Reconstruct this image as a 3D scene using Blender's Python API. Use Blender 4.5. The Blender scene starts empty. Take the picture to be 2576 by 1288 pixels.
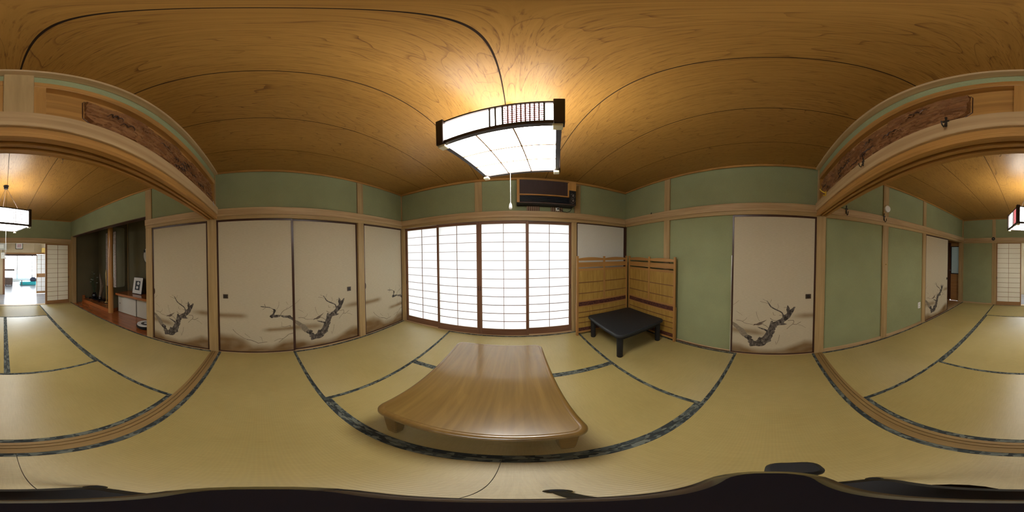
import bpy, bmesh, math, random
from mathutils import Vector, Matrix, noise
PI = math.pi
random.seed(7)
SC = bpy.context.scene
COL = SC.collection

# ------------------------------------------------------------------ camera, sky, exposure
L, R, F = 1.957, 1.861, 2.348          # left wall, right wall, paper-screen wall of the near room (metres from the camera)
BK = -4.468                            # far wall of the adjoining room
Z = 2.461                              # ceiling height
EYE = 1.312
cam_d = bpy.data.cameras.new('camera'); cam = bpy.data.objects.new('camera', cam_d); COL.objects.link(cam)
cam_d.type = 'PANO'
try:
    cam_d.cycles.panorama_type = 'EQUIRECTANGULAR'
except Exception:
    cam_d.panorama_type = 'EQUIRECTANGULAR'
cam_d.clip_start = 0.02; cam_d.clip_end = 200
RM = Matrix(((0.9997307967, -0.0224945494, 0.0056858917), (0.0223773367, 0.9995515245, 0.0198998677), (-0.0061309803, -0.0197672755, 0.99978581)))
mw = (RM @ Matrix.Rotation(PI / 2, 3, 'X')).to_4x4(); mw.translation = (0, 0, EYE)
cam.matrix_world = mw
SC.camera = cam
SC.view_settings.view_transform = 'Standard'; SC.view_settings.look = 'None'
SC.view_settings.exposure = 0.70; SC.view_settings.gamma = 1.0; SC.view_settings.use_curve_mapping = False
SC.cycles.use_denoising = True
SC.cycles.max_bounces = 10; SC.cycles.diffuse_bounces = 6; SC.cycles.transmission_bounces = 6
world = bpy.data.worlds.new('overcast_sky'); SC.world = world; world.use_nodes = True
bg = world.node_tree.nodes['Background']; bg.inputs[0].default_value = (0.86, 0.94, 1.0, 1); bg.inputs[1].default_value = 9.0
LAMP_PANEL = 18.0      # glow of the acrylic lamp panels
LAMP_TUBE = 2.0      # the ring tube inside, which lights the ceiling

# ------------------------------------------------------------------ materials
MATS = {}
class Node:
    def __init__(s, name, rough=0.6, spec=0.35):
        s.m = bpy.data.materials.new(name); s.m.use_nodes = True
        s.t = s.m.node_tree; s.b = s.t.nodes['Principled BSDF']
        s.b.inputs['Roughness'].default_value = rough
        s.b.inputs['Specular IOR Level'].default_value = spec
        MATS[name] = s.m
    def n(s, typ, **kw):
        k = s.t.nodes.new(typ)
        for a, v in kw.items(): setattr(k, a, v)
        return k
    def l(s, a, b): s.t.links.new(a, b)
    def coords(s, scale=(1, 1, 1), rnd=0.0, src='Object'):
        tc = s.n('ShaderNodeTexCoord'); mp = s.n('ShaderNodeMapping'); mp.inputs['Scale'].default_value = scale
        s.l(tc.outputs[src], mp.inputs['Vector'])
        if rnd:
            oi = s.n('ShaderNodeObjectInfo'); mu = s.n('ShaderNodeMath', operation='MULTIPLY'); mu.inputs[1].default_value = rnd
            s.l(oi.outputs['Random'], mu.inputs[0])
            cx = s.n('ShaderNodeCombineXYZ')
            for i in range(3): s.l(mu.outputs[0], cx.inputs[i])
            s.l(cx.outputs[0], mp.inputs['Location'])
        return mp.outputs['Vector']
    def noise(s, vec, scale=5, detail=4, rough=0.55, dist=0):
        k = s.n('ShaderNodeTexNoise'); k.inputs['Scale'].default_value = scale; k.inputs['Detail'].default_value = detail
        k.inputs['Roughness'].default_value = rough; k.inputs['Distortion'].default_value = dist
        s.l(vec, k.inputs['Vector']); return k.outputs['Fac']
    def math(s, op, a, b=None, c=None):
        k = s.n('ShaderNodeMath', operation=op)
        for i, v in enumerate((a, b, c)):
            if v is None: continue
            if isinstance(v, (int, float)): k.inputs[i].default_value = v
            else: s.l(v, k.inputs[i])
        return k.outputs[0]
    def ramp(s, fac, stops):
        k = s.n('ShaderNodeValToRGB'); e = k.color_ramp.elements
        while len(e) < len(stops): e.new(0.5)
        for i, (p, c) in enumerate(stops):
            e[i].position = p; e[i].color = (*c, 1)
        s.l(fac, k.inputs[0]); return k.outputs[0]
    def mix(s, fac, a, b, mode='MIX'):
        k = s.n('ShaderNodeMix', data_type='RGBA', blend_type=mode)
        for sock, v in ((0, fac), (6, a), (7, b)):
            if isinstance(v, (int, float)): k.inputs[sock].default_value = v
            elif isinstance(v, tuple): k.inputs[sock].default_value = (*v, 1)
            else: s.l(v, k.inputs[sock])
        return k.outputs[2]
    def color(s, c):
        if isinstance(c, tuple): s.b.inputs['Base Color'].default_value = (*c, 1)
        else: s.l(c, s.b.inputs['Base Color'])
        return s
    def bump(s, h, strength=0.2, dist=0.01):
        k = s.n('ShaderNodeBump'); k.inputs['Strength'].default_value = strength; k.inputs['Distance'].default_value = dist
        s.l(h, k.inputs['Height']); s.l(k.outputs[0], s.b.inputs['Normal']); return s

def plain(name, c, rough=0.6, spec=0.35, var=0.12, scale=14, bump=0.05):
    s = Node(name, rough, spec); v = s.coords(rnd=9)
    f = s.noise(v, scale, 5)
    s.color(s.ramp(f, [(0.25, tuple(x * (1 - var) for x in c)), (0.75, tuple(min(1, x * (1 + var)) for x in c))]))
    if bump: s.bump(s.noise(v, scale * 6, 3), bump, 0.004)
    return s.m
def metal(name, c, rough=0.35):
    s = Node(name, rough, 0.5); s.b.inputs['Metallic'].default_value = 1.0
    v = s.coords(); s.color(s.ramp(s.noise(v, 30, 3), [(0.3, tuple(x * 0.85 for x in c)), (0.7, c)])); return s.m
def glow(name, c, e):
    s = Node(name, 0.4); s.color(c); s.b.inputs['Emission Color'].default_value = (*c, 1); s.b.inputs['Emission Strength'].default_value = e; return s.m
def wood(name, dark, light, axis='z', rough=0.5, spec=0.35, fine=1.0, rings=0.0, coat=0.0, blotch=0.25, ringfreq=16):
    s = Node(name, rough, spec)
    g = {'x': (0.6, 12, 12), 'y': (12, 0.6, 12), 'z': (12, 12, 0.6)}[axis]
    w = {'x': (0.35, 3, 3), 'y': (3, 0.35, 3), 'z': (3, 3, 0.35)}[axis]
    v = s.coords(g, rnd=17); a = s.noise(v, 2.2 * fine, 6, 0.62)
    v2 = s.coords(w, rnd=23); b = s.noise(v2, 1.0, 2, 0.5, 0.3)
    f = s.math('ADD', s.math('MULTIPLY', a, 1 - blotch), s.math('MULTIPLY', b, blotch))
    col = s.ramp(f, [(0.3, dark), (0.68, light)])
    if rings:
        rr = s.math('SINE', s.math('MULTIPLY', b, ringfreq * 6.28))
        rr = s.ramp(rr, [(0.0, (0.45, 0.4, 0.35)), (0.42, (1, 1, 1))])
        col = s.mix(rings, col, rr, 'MULTIPLY')
    s.color(col); s.bump(a, 0.08, 0.002)
    if coat:
        s.b.inputs['Coat Weight'].default_value = coat; s.b.inputs['Coat Roughness'].default_value = 0.12
    return s.m

# plaster
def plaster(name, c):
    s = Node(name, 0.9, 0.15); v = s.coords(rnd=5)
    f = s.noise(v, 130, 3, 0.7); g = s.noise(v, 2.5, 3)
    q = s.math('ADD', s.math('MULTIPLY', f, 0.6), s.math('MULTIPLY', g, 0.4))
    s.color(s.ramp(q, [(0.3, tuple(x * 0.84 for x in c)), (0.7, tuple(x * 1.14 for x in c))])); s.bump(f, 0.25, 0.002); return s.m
plaster('green_plaster', (0.30, 0.325, 0.175))
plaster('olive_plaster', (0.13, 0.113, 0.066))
plaster('beige_board', (0.50, 0.40, 0.27))
plaster('grey_plaster', (0.5, 0.5, 0.48))
for ax in 'xyz':
    wood('post_wood_' + ax, (0.315, 0.207, 0.085), (0.50, 0.352, 0.168), ax, 0.55)
    wood('rail_wood_' + ax, (0.35, 0.22, 0.095), (0.60, 0.43, 0.24), ax, 0.5)
    wood('sill_wood_' + ax, (0.215, 0.132, 0.042), (0.34, 0.22, 0.088), ax, 0.42)
    wood('orange_wood_' + ax, (0.35, 0.165, 0.04), (0.53, 0.285, 0.085), ax, 0.42, rings=0.25, ringfreq=9)
    wood('shoji_wood_' + ax, (0.135, 0.06, 0.03), (0.235, 0.115, 0.06), ax, 0.55)
    wood('pale_shoji_wood_' + ax, (0.24, 0.12, 0.045), (0.40, 0.215, 0.09), ax, 0.5)
    wood('bamboo_wood_' + ax, (0.28, 0.135, 0.035), (0.42, 0.215, 0.06), ax, 0.45)
    wood('bar_wood_' + ax, (0.13, 0.055, 0.016), (0.22, 0.10, 0.03), ax, 0.5)
    wood('lamp_wood_' + ax, (0.02, 0.012, 0.01), (0.045, 0.026, 0.02), ax, 0.45)
s = Node('ceiling_wood', 0.38, 0.4)
v2 = s.coords((2.6, 0.42, 2.6), rnd=23); b = s.noise(v2, 1.0, 3, 0.45, 0.25)
fine = s.noise(s.coords((60, 2.2, 60), rnd=17), 1.6, 5, 0.65); brk = s.noise(s.coords((9, 5, 9), rnd=5), 1.0, 2)
rr = s.math('FRACT', s.math('MULTIPLY', b, 30)); line = s.ramp(rr, [(0.0, (1, 1, 1)), (0.10, (0.1, 0.1, 0.1)), (0.42, (0, 0, 0)), (0.97, (0, 0, 0))])
base = s.ramp(s.math('ADD', s.math('MULTIPLY', fine, 0.6), s.math('MULTIPLY', b, 0.4)), [(0.3, (0.275, 0.135, 0.026)), (0.7, (0.40, 0.213, 0.050))])
fac = s.math('MULTIPLY', line, s.math('MULTIPLY_ADD', brk, 2.2, -0.55)); fac = s.math('MAXIMUM', fac, 0.0)
pore = s.noise(s.coords((150, 10, 150), rnd=29), 1.5, 3, 0.6); pf = s.math('MULTIPLY', s.math('MAXIMUM', s.math('MULTIPLY_ADD', pore, 7.0, -3.75), 0.0), 0.5)
fac = s.math('MINIMUM', s.math('ADD', s.math('MULTIPLY', fac, 0.9), pf), 1.0)
s.color(s.mix(fac, base, (0.12, 0.048, 0.010))); s.bump(fine, 0.08, 0.002)
wood('toko_wood', (0.27, 0.075, 0.018), (0.42, 0.135, 0.036), 'y', 0.16, 0.5, coat=0.6, rings=0.2)
wood('pillar_wood', (0.38, 0.17, 0.04), (0.52, 0.26, 0.075), 'z', 0.25, 0.5, coat=0.4)
wood('table_wood', (0.15, 0.086, 0.018), (0.245, 0.148, 0.038), 'y', 0.3, 0.5, coat=0.9, rings=0.13, blotch=0.3, ringfreq=20)
wood('table_edge_wood', (0.145, 0.08, 0.018), (0.23, 0.133, 0.036), 'y', 0.3, 0.5, coat=0.8)
wood('brown_door_wood', (0.34, 0.15, 0.045), (0.52, 0.27, 0.10), 'x', 0.4)
wood('dark_door_wood', (0.07, 0.025, 0.012), (0.13, 0.05, 0.025), 'z', 0.4)
wood('hall_floor_wood', (0.3, 0.16, 0.05), (0.46, 0.27, 0.09), 'y', 0.3, coat=0.3)
wood('pale_floor', (0.20, 0.20, 0.215), (0.31, 0.31, 0.33), 'x', 0.25, 0.5)
plain('lacquer_brown', (0.055, 0.02, 0.012), 0.35, 0.5)
s = Node('ink_dark', 0.9, 0.1); v = s.coords((1, 1, 0.6)); a = s.noise(v, 30, 5, 0.6, 0.6)
s.color(s.ramp(a, [(0.36, (0.04, 0.034, 0.03)), (0.5, (0.105, 0.09, 0.077)), (0.66, (0.24, 0.205, 0.165))]))
plain('ink_soft', (0.25, 0.21, 0.155), 0.9, 0.1, 0.3, 40, 0)
plain('ink_thin', (0.15, 0.115, 0.085), 0.9, 0.1, 0.3, 40, 0)
plain('black_laminate', (0.016, 0.019, 0.022), 0.55, 0.4, 0.3, 60)
plain('black_gloss', (0.008, 0.008, 0.012), 0.12, 0.6, 0.1, 20, 0)
plain('stand_gloss', (0.006, 0.006, 0.009), 0.14, 0.35, 0.1, 20, 0)
plain('black_matt', (0.012, 0.012, 0.013), 0.6, 0.3)
plain('dark_iron', (0.018, 0.013, 0.011), 0.45, 0.5)
plain('brass_dark', (0.06, 0.035, 0.02), 0.35, 0.5)
plain('white_plastic', (0.78, 0.78, 0.76), 0.35, 0.5, 0.03)
plain('cream_plastic', (0.72, 0.66, 0.45), 0.4, 0.5, 0.05)
plain('yellow_plastic', (0.66, 0.43, 0.04), 0.4, 0.5, 0.05)
plain('blue_plastic', (0.05, 0.5, 0.6), 0.5, 0.3)
plain('navy_cloth', (0.05, 0.06, 0.1), 0.8, 0.2)
plain('brown_cloth', (0.16, 0.12, 0.11), 0.8, 0.2)
plain('white_paper', (0.74, 0.74, 0.72), 0.8, 0.2, 0.03)
plain('white_door_paper', (0.60, 0.585, 0.52), 0.85, 0.15, 0.05, 90)
plain('yellow_card', (0.72, 0.5, 0.16), 0.7, 0.2)
plain('pink_print', (0.55, 0.38, 0.42), 0.7, 0.2, 0.4, 18)
plain('dark_print', (0.035, 0.04, 0.045), 0.5, 0.3, 0.5, 30)
plain('petal_white', (0.72, 0.74, 0.72), 0.7, 0.2)
plain('leaf_green', (0.035, 0.075, 0.03), 0.6, 0.3, 0.4)
plain('bark', (0.13, 0.09, 0.06), 0.8, 0.2, 0.4, 50)
plain('gold', (0.5, 0.33, 0.1), 0.3, 0.6)
plain('concrete', (0.55, 0.55, 0.53), 0.9, 0.1)
plain('red_lattice', (0.23, 0.035, 0.04), 0.5, 0.4)
plain('smoke_blue_plastic', (0.012, 0.022, 0.04), 0.25, 0.5)
plain('grille_brown', (0.05, 0.03, 0.026), 0.6, 0.3)
plain('dark_gap', (0.03, 0.018, 0.012), 0.8, 0.1)
metal('steel', (0.7, 0.7, 0.72)); metal('aluminium', (0.75, 0.76, 0.78), 0.3)
glow('lamp_panel_glow', (1.0, 0.98, 0.94), LAMP_PANEL)
glow('lamp_side_glow', (1.0, 0.98, 0.94), 10.0)
glow('lamp_tube_glow', (1.0, 0.96, 0.88), LAMP_TUBE)

# thin paper that daylight shines through
def translucent(name, c, t):
    s = Node(name, 0.9, 0.1); s.color(c); v = s.coords()
    s.color(s.ramp(s.noise(v, 60, 4), [(0.3, tuple(x * 0.95 for x in c)), (0.7, c)]))
    tr = s.n('ShaderNodeBsdfTranslucent'); tr.inputs[0].default_value = (*c, 1)
    mx = s.n('ShaderNodeMixShader'); mx.inputs[0].default_value = t
    out = s.t.nodes['Material Output']
    s.l(s.b.outputs[0], mx.inputs[1]); s.l(tr.outputs[0], mx.inputs[2]); s.l(mx.outputs[0], out.inputs[0]); return s.m
translucent('shoji_paper', (0.93, 0.93, 0.92), 0.26)
translucent('inner_shoji_paper', (0.88, 0.84, 0.73), 0.26)
def glass(name, c, rough, alpha=0.0):
    s = Node(name, rough, 0.5); s.color(c); s.b.inputs['Transmission Weight'].default_value = 1.0; s.b.inputs['IOR'].default_value = 1.12; return s.m
glass('clear_glass', (0.95, 1.0, 0.98), 0.02); 
translucent('frosted_glass', (0.55, 0.62, 0.60), 0.10)

# woven rush
s = Node('tatami_rush', 0.40, 0.9); v = s.coords(rnd=0)
sep = s.n('ShaderNodeSeparateXYZ'); s.l(v, sep.inputs[0])
rib = s.math('SINE', s.math('MULTIPLY', sep.outputs[1], 2 * PI / 0.0125))
st = s.coords((26, 1.3, 1), rnd=13); fi = s.noise(st, 9, 5, 0.65); bl = s.noise(s.coords(rnd=7), 1.7, 3)
f = s.math('ADD', s.math('MULTIPLY', fi, 0.5), s.math('MULTIPLY', bl, 0.5))
c = s.ramp(f, [(0.3, (0.375, 0.29, 0.098)), (0.7, (0.50, 0.40, 0.158))])
c = s.mix(s.math('MULTIPLY', s.math('ADD', rib, 1.0), 0.055), c, (0.29, 0.225, 0.08))
s.color(c); s.bump(s.math('ADD', s.math('MULTIPLY', rib, 0.5), s.math('MULTIPLY', fi, 0.3)), 0.35, 0.0019)
s.b.inputs['Anisotropic'].default_value = 0.85
vt = s.n('ShaderNodeVectorTransform', vector_type='VECTOR', convert_from='OBJECT', convert_to='WORLD'); vt.inputs[0].default_value = (0, 1, 0); s.l(vt.outputs[0], s.b.inputs['Tangent'])
# brocade border of the mats
s = Node('mat_border', 0.75, 0.2); v = s.coords((30, 62, 30), rnd=3)
vo = s.n('ShaderNodeTexVoronoi'); vo.distance = 'MANHATTAN'; vo.inputs['Scale'].default_value = 1.0; s.l(v, vo.inputs['Vector'])
sp = s.n('ShaderNodeSeparateColor'); s.l(vo.outputs['Color'], sp.inputs[0])
c = s.ramp(sp.outputs[0], [(0.35, (0.035, 0.042, 0.042)), (0.48, (0.075, 0.09, 0.085)), (0.66, (0.085, 0.10, 0.09)), (0.74, (0.165, 0.18, 0.15))])
s.color(c)
# painted sliding-door paper: warm paper, brown mist printed where the colour attribute says so
s = Node('painted_paper', 0.85, 0.15); at = s.n('ShaderNodeAttribute'); at.attribute_name = 'print'
v = s.coords((1, 1, 14), rnd=0); w = s.noise(v, 26, 4, 0.6)
pap = s.ramp(w, [(0.3, (0.475, 0.41, 0.285)), (0.7, (0.57, 0.495, 0.36))])
mist = s.ramp(s.noise(s.coords(), 5, 4), [(0.3, (0.175, 0.10, 0.036)), (0.7, (0.25, 0.155, 0.068))])
sp = s.n('ShaderNodeSeparateColor'); s.l(at.outputs['Color'], sp.inputs[0])
s.color(s.mix(sp.outputs[0], pap, mist))
# reed matting of the folding screen
s = Node('reed', 0.55, 0.3); v = s.coords((190, 190, 2.0), rnd=9); a = s.noise(v, 1.0, 3, 0.7); b = s.noise(s.coords((30, 30, 5), rnd=3), 1.0, 3)
f = s.math('ADD', s.math('MULTIPLY', a, 0.65), s.math('MULTIPLY', b, 0.35))
s.color(s.ramp(f, [(0.3, (0.22, 0.115, 0.018)), (0.6, (0.42, 0.255, 0.055)), (0.8, (0.52, 0.34, 0.1))])); s.bump(a, 0.5, 0.004)
# carved transom relief
s = Node('carved_wood', 0.5, 0.35); v = s.coords((3, 10, 10)); a = s.noise(v, 3, 6, 0.65)
s.color(s.ramp(a, [(0.3, (0.15, 0.06, 0.02)), (0.5, (0.25, 0.11, 0.04)), (0.7, (0.36, 0.18, 0.068))])); s.bump(a, 0.3, 0.004)
# flowered scroll border
s = Node('scroll_brocade', 0.8, 0.15); v = s.coords((1, 1, 1)); a = s.noise(v, 60, 4, 0.7)
s.color(s.ramp(a, [(0.42, (0.14, 0.08, 0.06)), (0.52, (0.50, 0.40, 0.34)), (0.7, (0.62, 0.52, 0.45))]))
s = Node('reed_block', 0.6, 0.3); v = s.coords((1, 1, 1)); sep = s.n('ShaderNodeSeparateXYZ'); s.l(v, sep.inputs[0])
w = s.math('SINE', s.math('MULTIPLY', sep.outputs[0], 2 * PI / 0.031)); s.color(s.ramp(w, [(0.2, (0.16, 0.085, 0.05)), (0.7, (0.36, 0.24, 0.14))]))

# ------------------------------------------------------------------ geometry helpers
class MB:
    def __init__(s, off=(0, 0, 0)): s.v = []; s.f = []; s.o = Vector(off)
    def add(s, vs, fs):
        k = len(s.v); s.v += [tuple(Vector(p) - s.o) for p in vs]; s.f += [tuple(i + k for i in q) for q in fs]; return s
    def box(s, x0, x1, y0, y1, z0, z1):
        x0, x1 = sorted((x0, x1)); y0, y1 = sorted((y0, y1)); z0, z1 = sorted((z0, z1))
        return s.add([(x0, y0, z0), (x1, y0, z0), (x1, y1, z0), (x0, y1, z0), (x0, y0, z1), (x1, y0, z1), (x1, y1, z1), (x0, y1, z1)],
                     [(0, 3, 2, 1), (4, 5, 6, 7), (0, 1, 5, 4), (1, 2, 6, 5), (2, 3, 7, 6), (3, 0, 4, 7)])
    def rings(s, rings, cap=True):
        n = len(rings[0]); vs = [p for r in rings for p in r]; fs = []
        for i in range(len(rings) - 1):
            for j in range(n):
                k = (j + 1) % n; fs.append((i * n + j, i * n + k, (i + 1) * n + k, (i + 1) * n + j))
        if cap: fs.append(tuple(reversed(range(n)))); fs.append(tuple(range((len(rings) - 1) * n, len(rings) * n)))
        return s.add(vs, fs)
    def tube(s, pts, r, n=8):
        pts = [Vector(p) for p in pts]; rs = r if isinstance(r, (list, tuple)) else [r] * len(pts); out = []; up = None
        for i, p in enumerate(pts):
            d = (pts[min(i + 1, len(pts) - 1)] - pts[max(i - 1, 0)]).normalized()
            if up is None: up = Vector((0, 0, 1)) if abs(d.z) < 0.9 else Vector((1, 0, 0))
            a = d.cross(up).normalized(); b = d.cross(a).normalized(); up = a.cross(d)
            out.append([p + (a * math.cos(2 * PI * j / n) + b * math.sin(2 * PI * j / n)) * rs[i] for j in range(n)])
        return s.rings(out)
    def lathe(s, prof, c=(0, 0, 0), n=24):
        return s.rings([[(c[0] + r * math.cos(2 * PI * j / n), c[1] + r * math.sin(2 * PI * j / n), c[2] + z) for j in range(n)] for r, z in prof])
    def slab(s, cx, cy, w, d, r, layers, n=6):
        def ring(i, z):
            rr = max(r - i, 0.002); hw, hd = w / 2 - i, d / 2 - i; out = []
            for (sx, sy, a0) in ((1, 1, 0), (-1, 1, PI / 2), (-1, -1, PI), (1, -1, 1.5 * PI)):
                for k in range(n + 1):
                    a = a0 + PI / 2 * k / n; out.append((cx + sx * (hw - rr) + rr * math.cos(a), cy + sy * (hd - rr) + rr * math.sin(a), z))
            return out
        return s.rings([ring(i, z) for i, z in layers])
    def build(s, name, m, parent=None, bevel=0.0, smooth=False, tri=False, kind=None):
        me = bpy.data.meshes.new(name); me.from_pydata(s.v, [], s.f)
        if bevel or tri:
            bm = bmesh.new(); bm.from_mesh(me)
            if bevel: bmesh.ops.bevel(bm, geom=list(bm.edges), offset=bevel, segments=1, affect='EDGES', clamp_overlap=True)
            if tri: bmesh.ops.triangulate(bm, faces=list(bm.faces))
            bm.to_mesh(me); bm.free()
        if smooth:
            me.polygons.foreach_set('use_smooth', [True] * len(me.polygons))
            try: me.set_sharp_from_angle(angle=math.radians(40))
            except Exception: pass
        me.materials.append(MATS[m]); me.update()
        o = bpy.data.objects.new(name, me); COL.objects.link(o)
        if parent: o.parent = parent
        if kind: o['kind'] = kind
        return o
def tag(o, label=None, cat=None, group=None, kind=None):
    for k, v in (('label', label), ('category', cat), ('group', group), ('kind', kind)):
        if v: o[k] = v
    return o
def root(name, loc=(0, 0, 0), rz=0.0, label=None, cat=None, group=None, kind=None):
    o = bpy.data.objects.new(name, None); COL.objects.link(o); o.location = loc; o.rotation_euler = (0, 0, rz); o.empty_display_size = 0.1
    return tag(o, label, cat, group, kind)
def box(name, m, parent, x0, x1, y0, y1, z0, z1, bevel=0.0):
    return MB().box(x0, x1, y0, y1, z0, z1).build(name, m, parent, bevel)
def again(o, parent, loc):
    c = o.copy(); COL.objects.link(c); c.parent = parent; c.location = loc; return c
ROT = {'left': PI / 2, 'right': -PI / 2, 'front': 0.0, 'back': PI}

# ------------------------------------------------------------------ floor: every mat is its own piece
ground = box('ground', 'concrete', None, -40, 40, -40, 40, -0.62, -0.6); tag(ground, 'pale ground outside the house', kind='structure')
floor = root('floor', label='woven straw mat floor of the two rooms', kind='structure')
box('subfloor', 'dark_gap', floor, -L - 0.12, R + 0.12, BK - 0.05, F + 0.15, -0.2, -0.052)
MATMESH = {}
def mat(x0, x1, y0, y1, along):
    ln, wd = (x1 - x0, y1 - y0) if along == 'x' else (y1 - y0, x1 - x0)
    key = (round(ln, 2), round(wd, 2))
    m = MB().box(-ln / 2 + .0008, ln / 2 - .0008, -wd / 2 + .0008, wd / 2 - .0008, -0.052, 0).build('tatami_mat', 'tatami_rush', floor)
    m.location = ((x0 + x1) / 2, (y0 + y1) / 2, 0); m.rotation_euler.z = 0 if along == 'x' else PI / 2
    for sg in (1, -1):
        MB().box(-ln / 2 + .001, ln / 2 - .001, sg * (wd / 2 - 0.031), sg * (wd / 2 - .001), -0.01, 0.0012).build('cloth_border', 'mat_border', m)
YA, YB = -0.523, 0.412
for a in ((-L, -0.045, YA, YB, 'x'), (-0.045, R, YA, YB, 'x'), (-L, -1.0, YB, F - .01, 'y'), (0.905, R, YB, F - .01, 'y'),
          (-1.0, 0.905, YB, 1.362, 'x'), (-1.0, 0.905, 1.362, F - .01, 'x'),
          (-0.985, 0.91, -1.56, -0.623, 'x'), (-0.985, 0.91, BK, -3.53, 'x'),
          (-0.985, -0.04, -3.53, -1.56, 'y'), (-0.04, 0.91, -3.53, -1.56, 'y'),
          (-L, -0.985, -2.56, -0.623, 'y'), (-L, -0.985, BK, -2.56, 'y'), (0.91, R, -2.56, -0.623, 'y'), (0.91, R, BK, -2.56, 'y')):
    mat(*a)

# ------------------------------------------------------------------ ceilings
def ceiling_field(name, label, y0, y1):
    c = root(name, label=label, kind='structure')
    box('backing', 'dark_gap', c, -L - 0.2, R + 0.2, y0, y1, Z + 0.012, Z + 0.14)
    w = (L + R) / 8
    for i in range(8):
        b = MB().box(0.003, w - 0.003, y0, y1, 0, 0.012).build('ceiling_board', 'ceiling_wood', c); b.location = (-L + i * w, 0, Z)
        if i: box('joint_strip', 'dark_gap', c, -L + i * w - .004, -L + i * w + .004, y0, y1, Z + .0009, Z + .012)
    return c
c1 = ceiling_field('ceiling', 'brown wooden board ceiling with thin joints over the near room', -0.6, F + .02)
c2 = ceiling_field('ceiling.001', 'brown wooden board ceiling over the room with the alcove', BK - 0.05, -0.6)
for (c, y0, y1) in ((c1, -0.53, F), (c2, BK, -0.63)):
    box('cornice', 'orange_wood_y', c, -L, -L + .022, y0, y1, Z - .022, Z, .002); box('cornice', 'orange_wood_y', c, R - .022, R, y0, y1, Z - .022, Z, .002)
box('cornice', 'orange_wood_x', c1, -L, R, F - .035, F, Z - .03, Z, .002)
box('cornice', 'orange_wood_x', c2, -L, R, BK, BK + .025, Z - .022, Z, .002)

# ------------------------------------------------------------------ left wall
HEAD0, HEAD1 = 1.832, 1.926            # the long rail above all doors
wl = root('wall_left', label='green plaster wall with wooden posts above the painted doors', kind='structure')
for y0, y1 in ((-0.53, 1.352), (1.452, F), (-1.521, -0.64)): box('plaster_panel', 'green_plaster', wl, -L - .12, -L - .012, y0, y1, HEAD0, Z)
box('plaster_panel', 'green_plaster', wl, -L - .14, -L - .004, BK, -1.64, 1.99, Z)
for y0, y1 in ((1.358, 1.46), (-0.645, -0.528), (-1.64, -1.521), (F - .012, F + .08)): box('post', 'post_wood_z', wl, -L - .12, -L + .004, y0, y1, 0, Z, .003)
box('post', 'post_wood_z', wl, -L - .12, -L + .004, BK, -4.345, 0, 2.0, .003)
for y0, y1 in ((-0.53, F), (-1.64, -0.64)):
    box('head_rail', 'rail_wood_y', wl, -L - .012, -L + .022, y0, y1, HEAD0, HEAD1, .003)
    box('lintel', 'post_wood_y', wl, -L - .11, -L + .008, y0, y1, 1.787, HEAD0, .002)
    box('sill', 'rail_wood_y', wl, -L - .11, -L - .001, y0, y1, -.04, .004, .001)
    box('backing', 'dark_gap', wl, -L - .16, -L - .12, y0, y1, -.04, 1.9)

# ------------------------------------------------------------------ right wall
wr = root('wall_right', label='green plaster wall with wooden posts and a long head rail', kind='structure')
for y0, y1, z0 in ((1.452, F, 0.03), (0.462, 1.354, 0.03), (-1.507, -0.636, 0.05), (-2.482, -1.612, 0.05)):
    box('plaster_panel', 'green_plaster', wr, R + .02, R + .12, y0, y1, z0, 1.80)
    box('base_strip', 'rail_wood_y', wr, R + .004, R + .12, y0, y1, -.04, z0, .002)
for y0, y1 in ((1.452, F), (-0.53, 1.354), (-1.507, -0.636), (-2.482, -1.612), (BK, -2.58)):
    box('plaster_panel', 'green_plaster', wr, R + .014, R + .12, y0, y1, 1.8, Z)
for y0, y1 in ((1.354, 1.452), (-0.638, -0.523), (-1.612, -1.507), (-2.58, -2.482)): box('post', 'post_wood_z', wr, R - .004, R + .12, y0, y1, 0, Z, .003)
box('post', 'post_wood_z', wr, R - .002, R + .12, BK - .02, -4.39, 0, Z, .003)
for y0, y1 in ((-0.53, F), (BK, -0.63)):
    box('head_rail', 'rail_wood_y', wr, R - .022, R + .014, y0, y1, HEAD0, HEAD1, .003)
    box('lintel', 'post_wood_y', wr, R - .008, R + .11, y0, y1, 1.785, HEAD0, .002)
for y0, y1 in ((-0.523, 0.462), (-3.53, -2.58)):
    box('backing', 'dark_gap', wr, R + .12, R + .16, y0, y1, -.04, 1.9)
for y0, y1 in ((-0.523, 0.462), (-4.39, -2.58)): box('sill', 'rail_wood_y', wr, R + .001, R + .12, y0, y1, -.04, .004, .001)
box('metal_edge', 'aluminium', wr, R + .004, R + .012, 0.462, 1.2, .004, .018); box('metal_edge', 'aluminium', wr, R - .004, R + .02, 0.458, 0.468, .004, 1.30)
box('backing', 'dark_gap', wr, R + .12, R + .16, -2.6, F, -.04, Z)

# ------------------------------------------------------------------ wall with the paper screens
wf = root('wall_front', label='green plaster strip above the bright paper screens', kind='structure')
for x0, x1 in ((-L - .1, -0.594), (-0.484, 0.883), (0.984, R + .1)): box('plaster_panel', 'green_plaster', wf, x0, x1, F + .012, F + .14, HEAD0, Z)
for x0, x1 in ((-0.594, -0.484), (0.883, 0.984)): box('post', 'post_wood_z', wf, x0, x1, F - .004, F + .14, HEAD0, Z, .003)
box('post', 'post_wood_z', wf, 0.85, 0.922, F - .004, F + .14, 0, 1.8, .003); box('post', 'post_wood_z', wf, -L - .1, -1.914, F, F + .14, 0, 1.8, .003)
box('head_rail', 'rail_wood_x', wf, -L, R, F - .03, F + .012, HEAD0, HEAD1, .003)
box('lintel', 'post_wood_x', wf, -L, R, F - .012, F + .14, 1.785, HEAD0, .002)
box('sill', 'rail_wood_x', wf, -L, 0.9, F + .002, F + .14, -.04, .004, .001)
box('backing', 'dark_gap', wf, 0.9, R + .1, F + .1, F + .16, -.04, 1.9)
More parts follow.
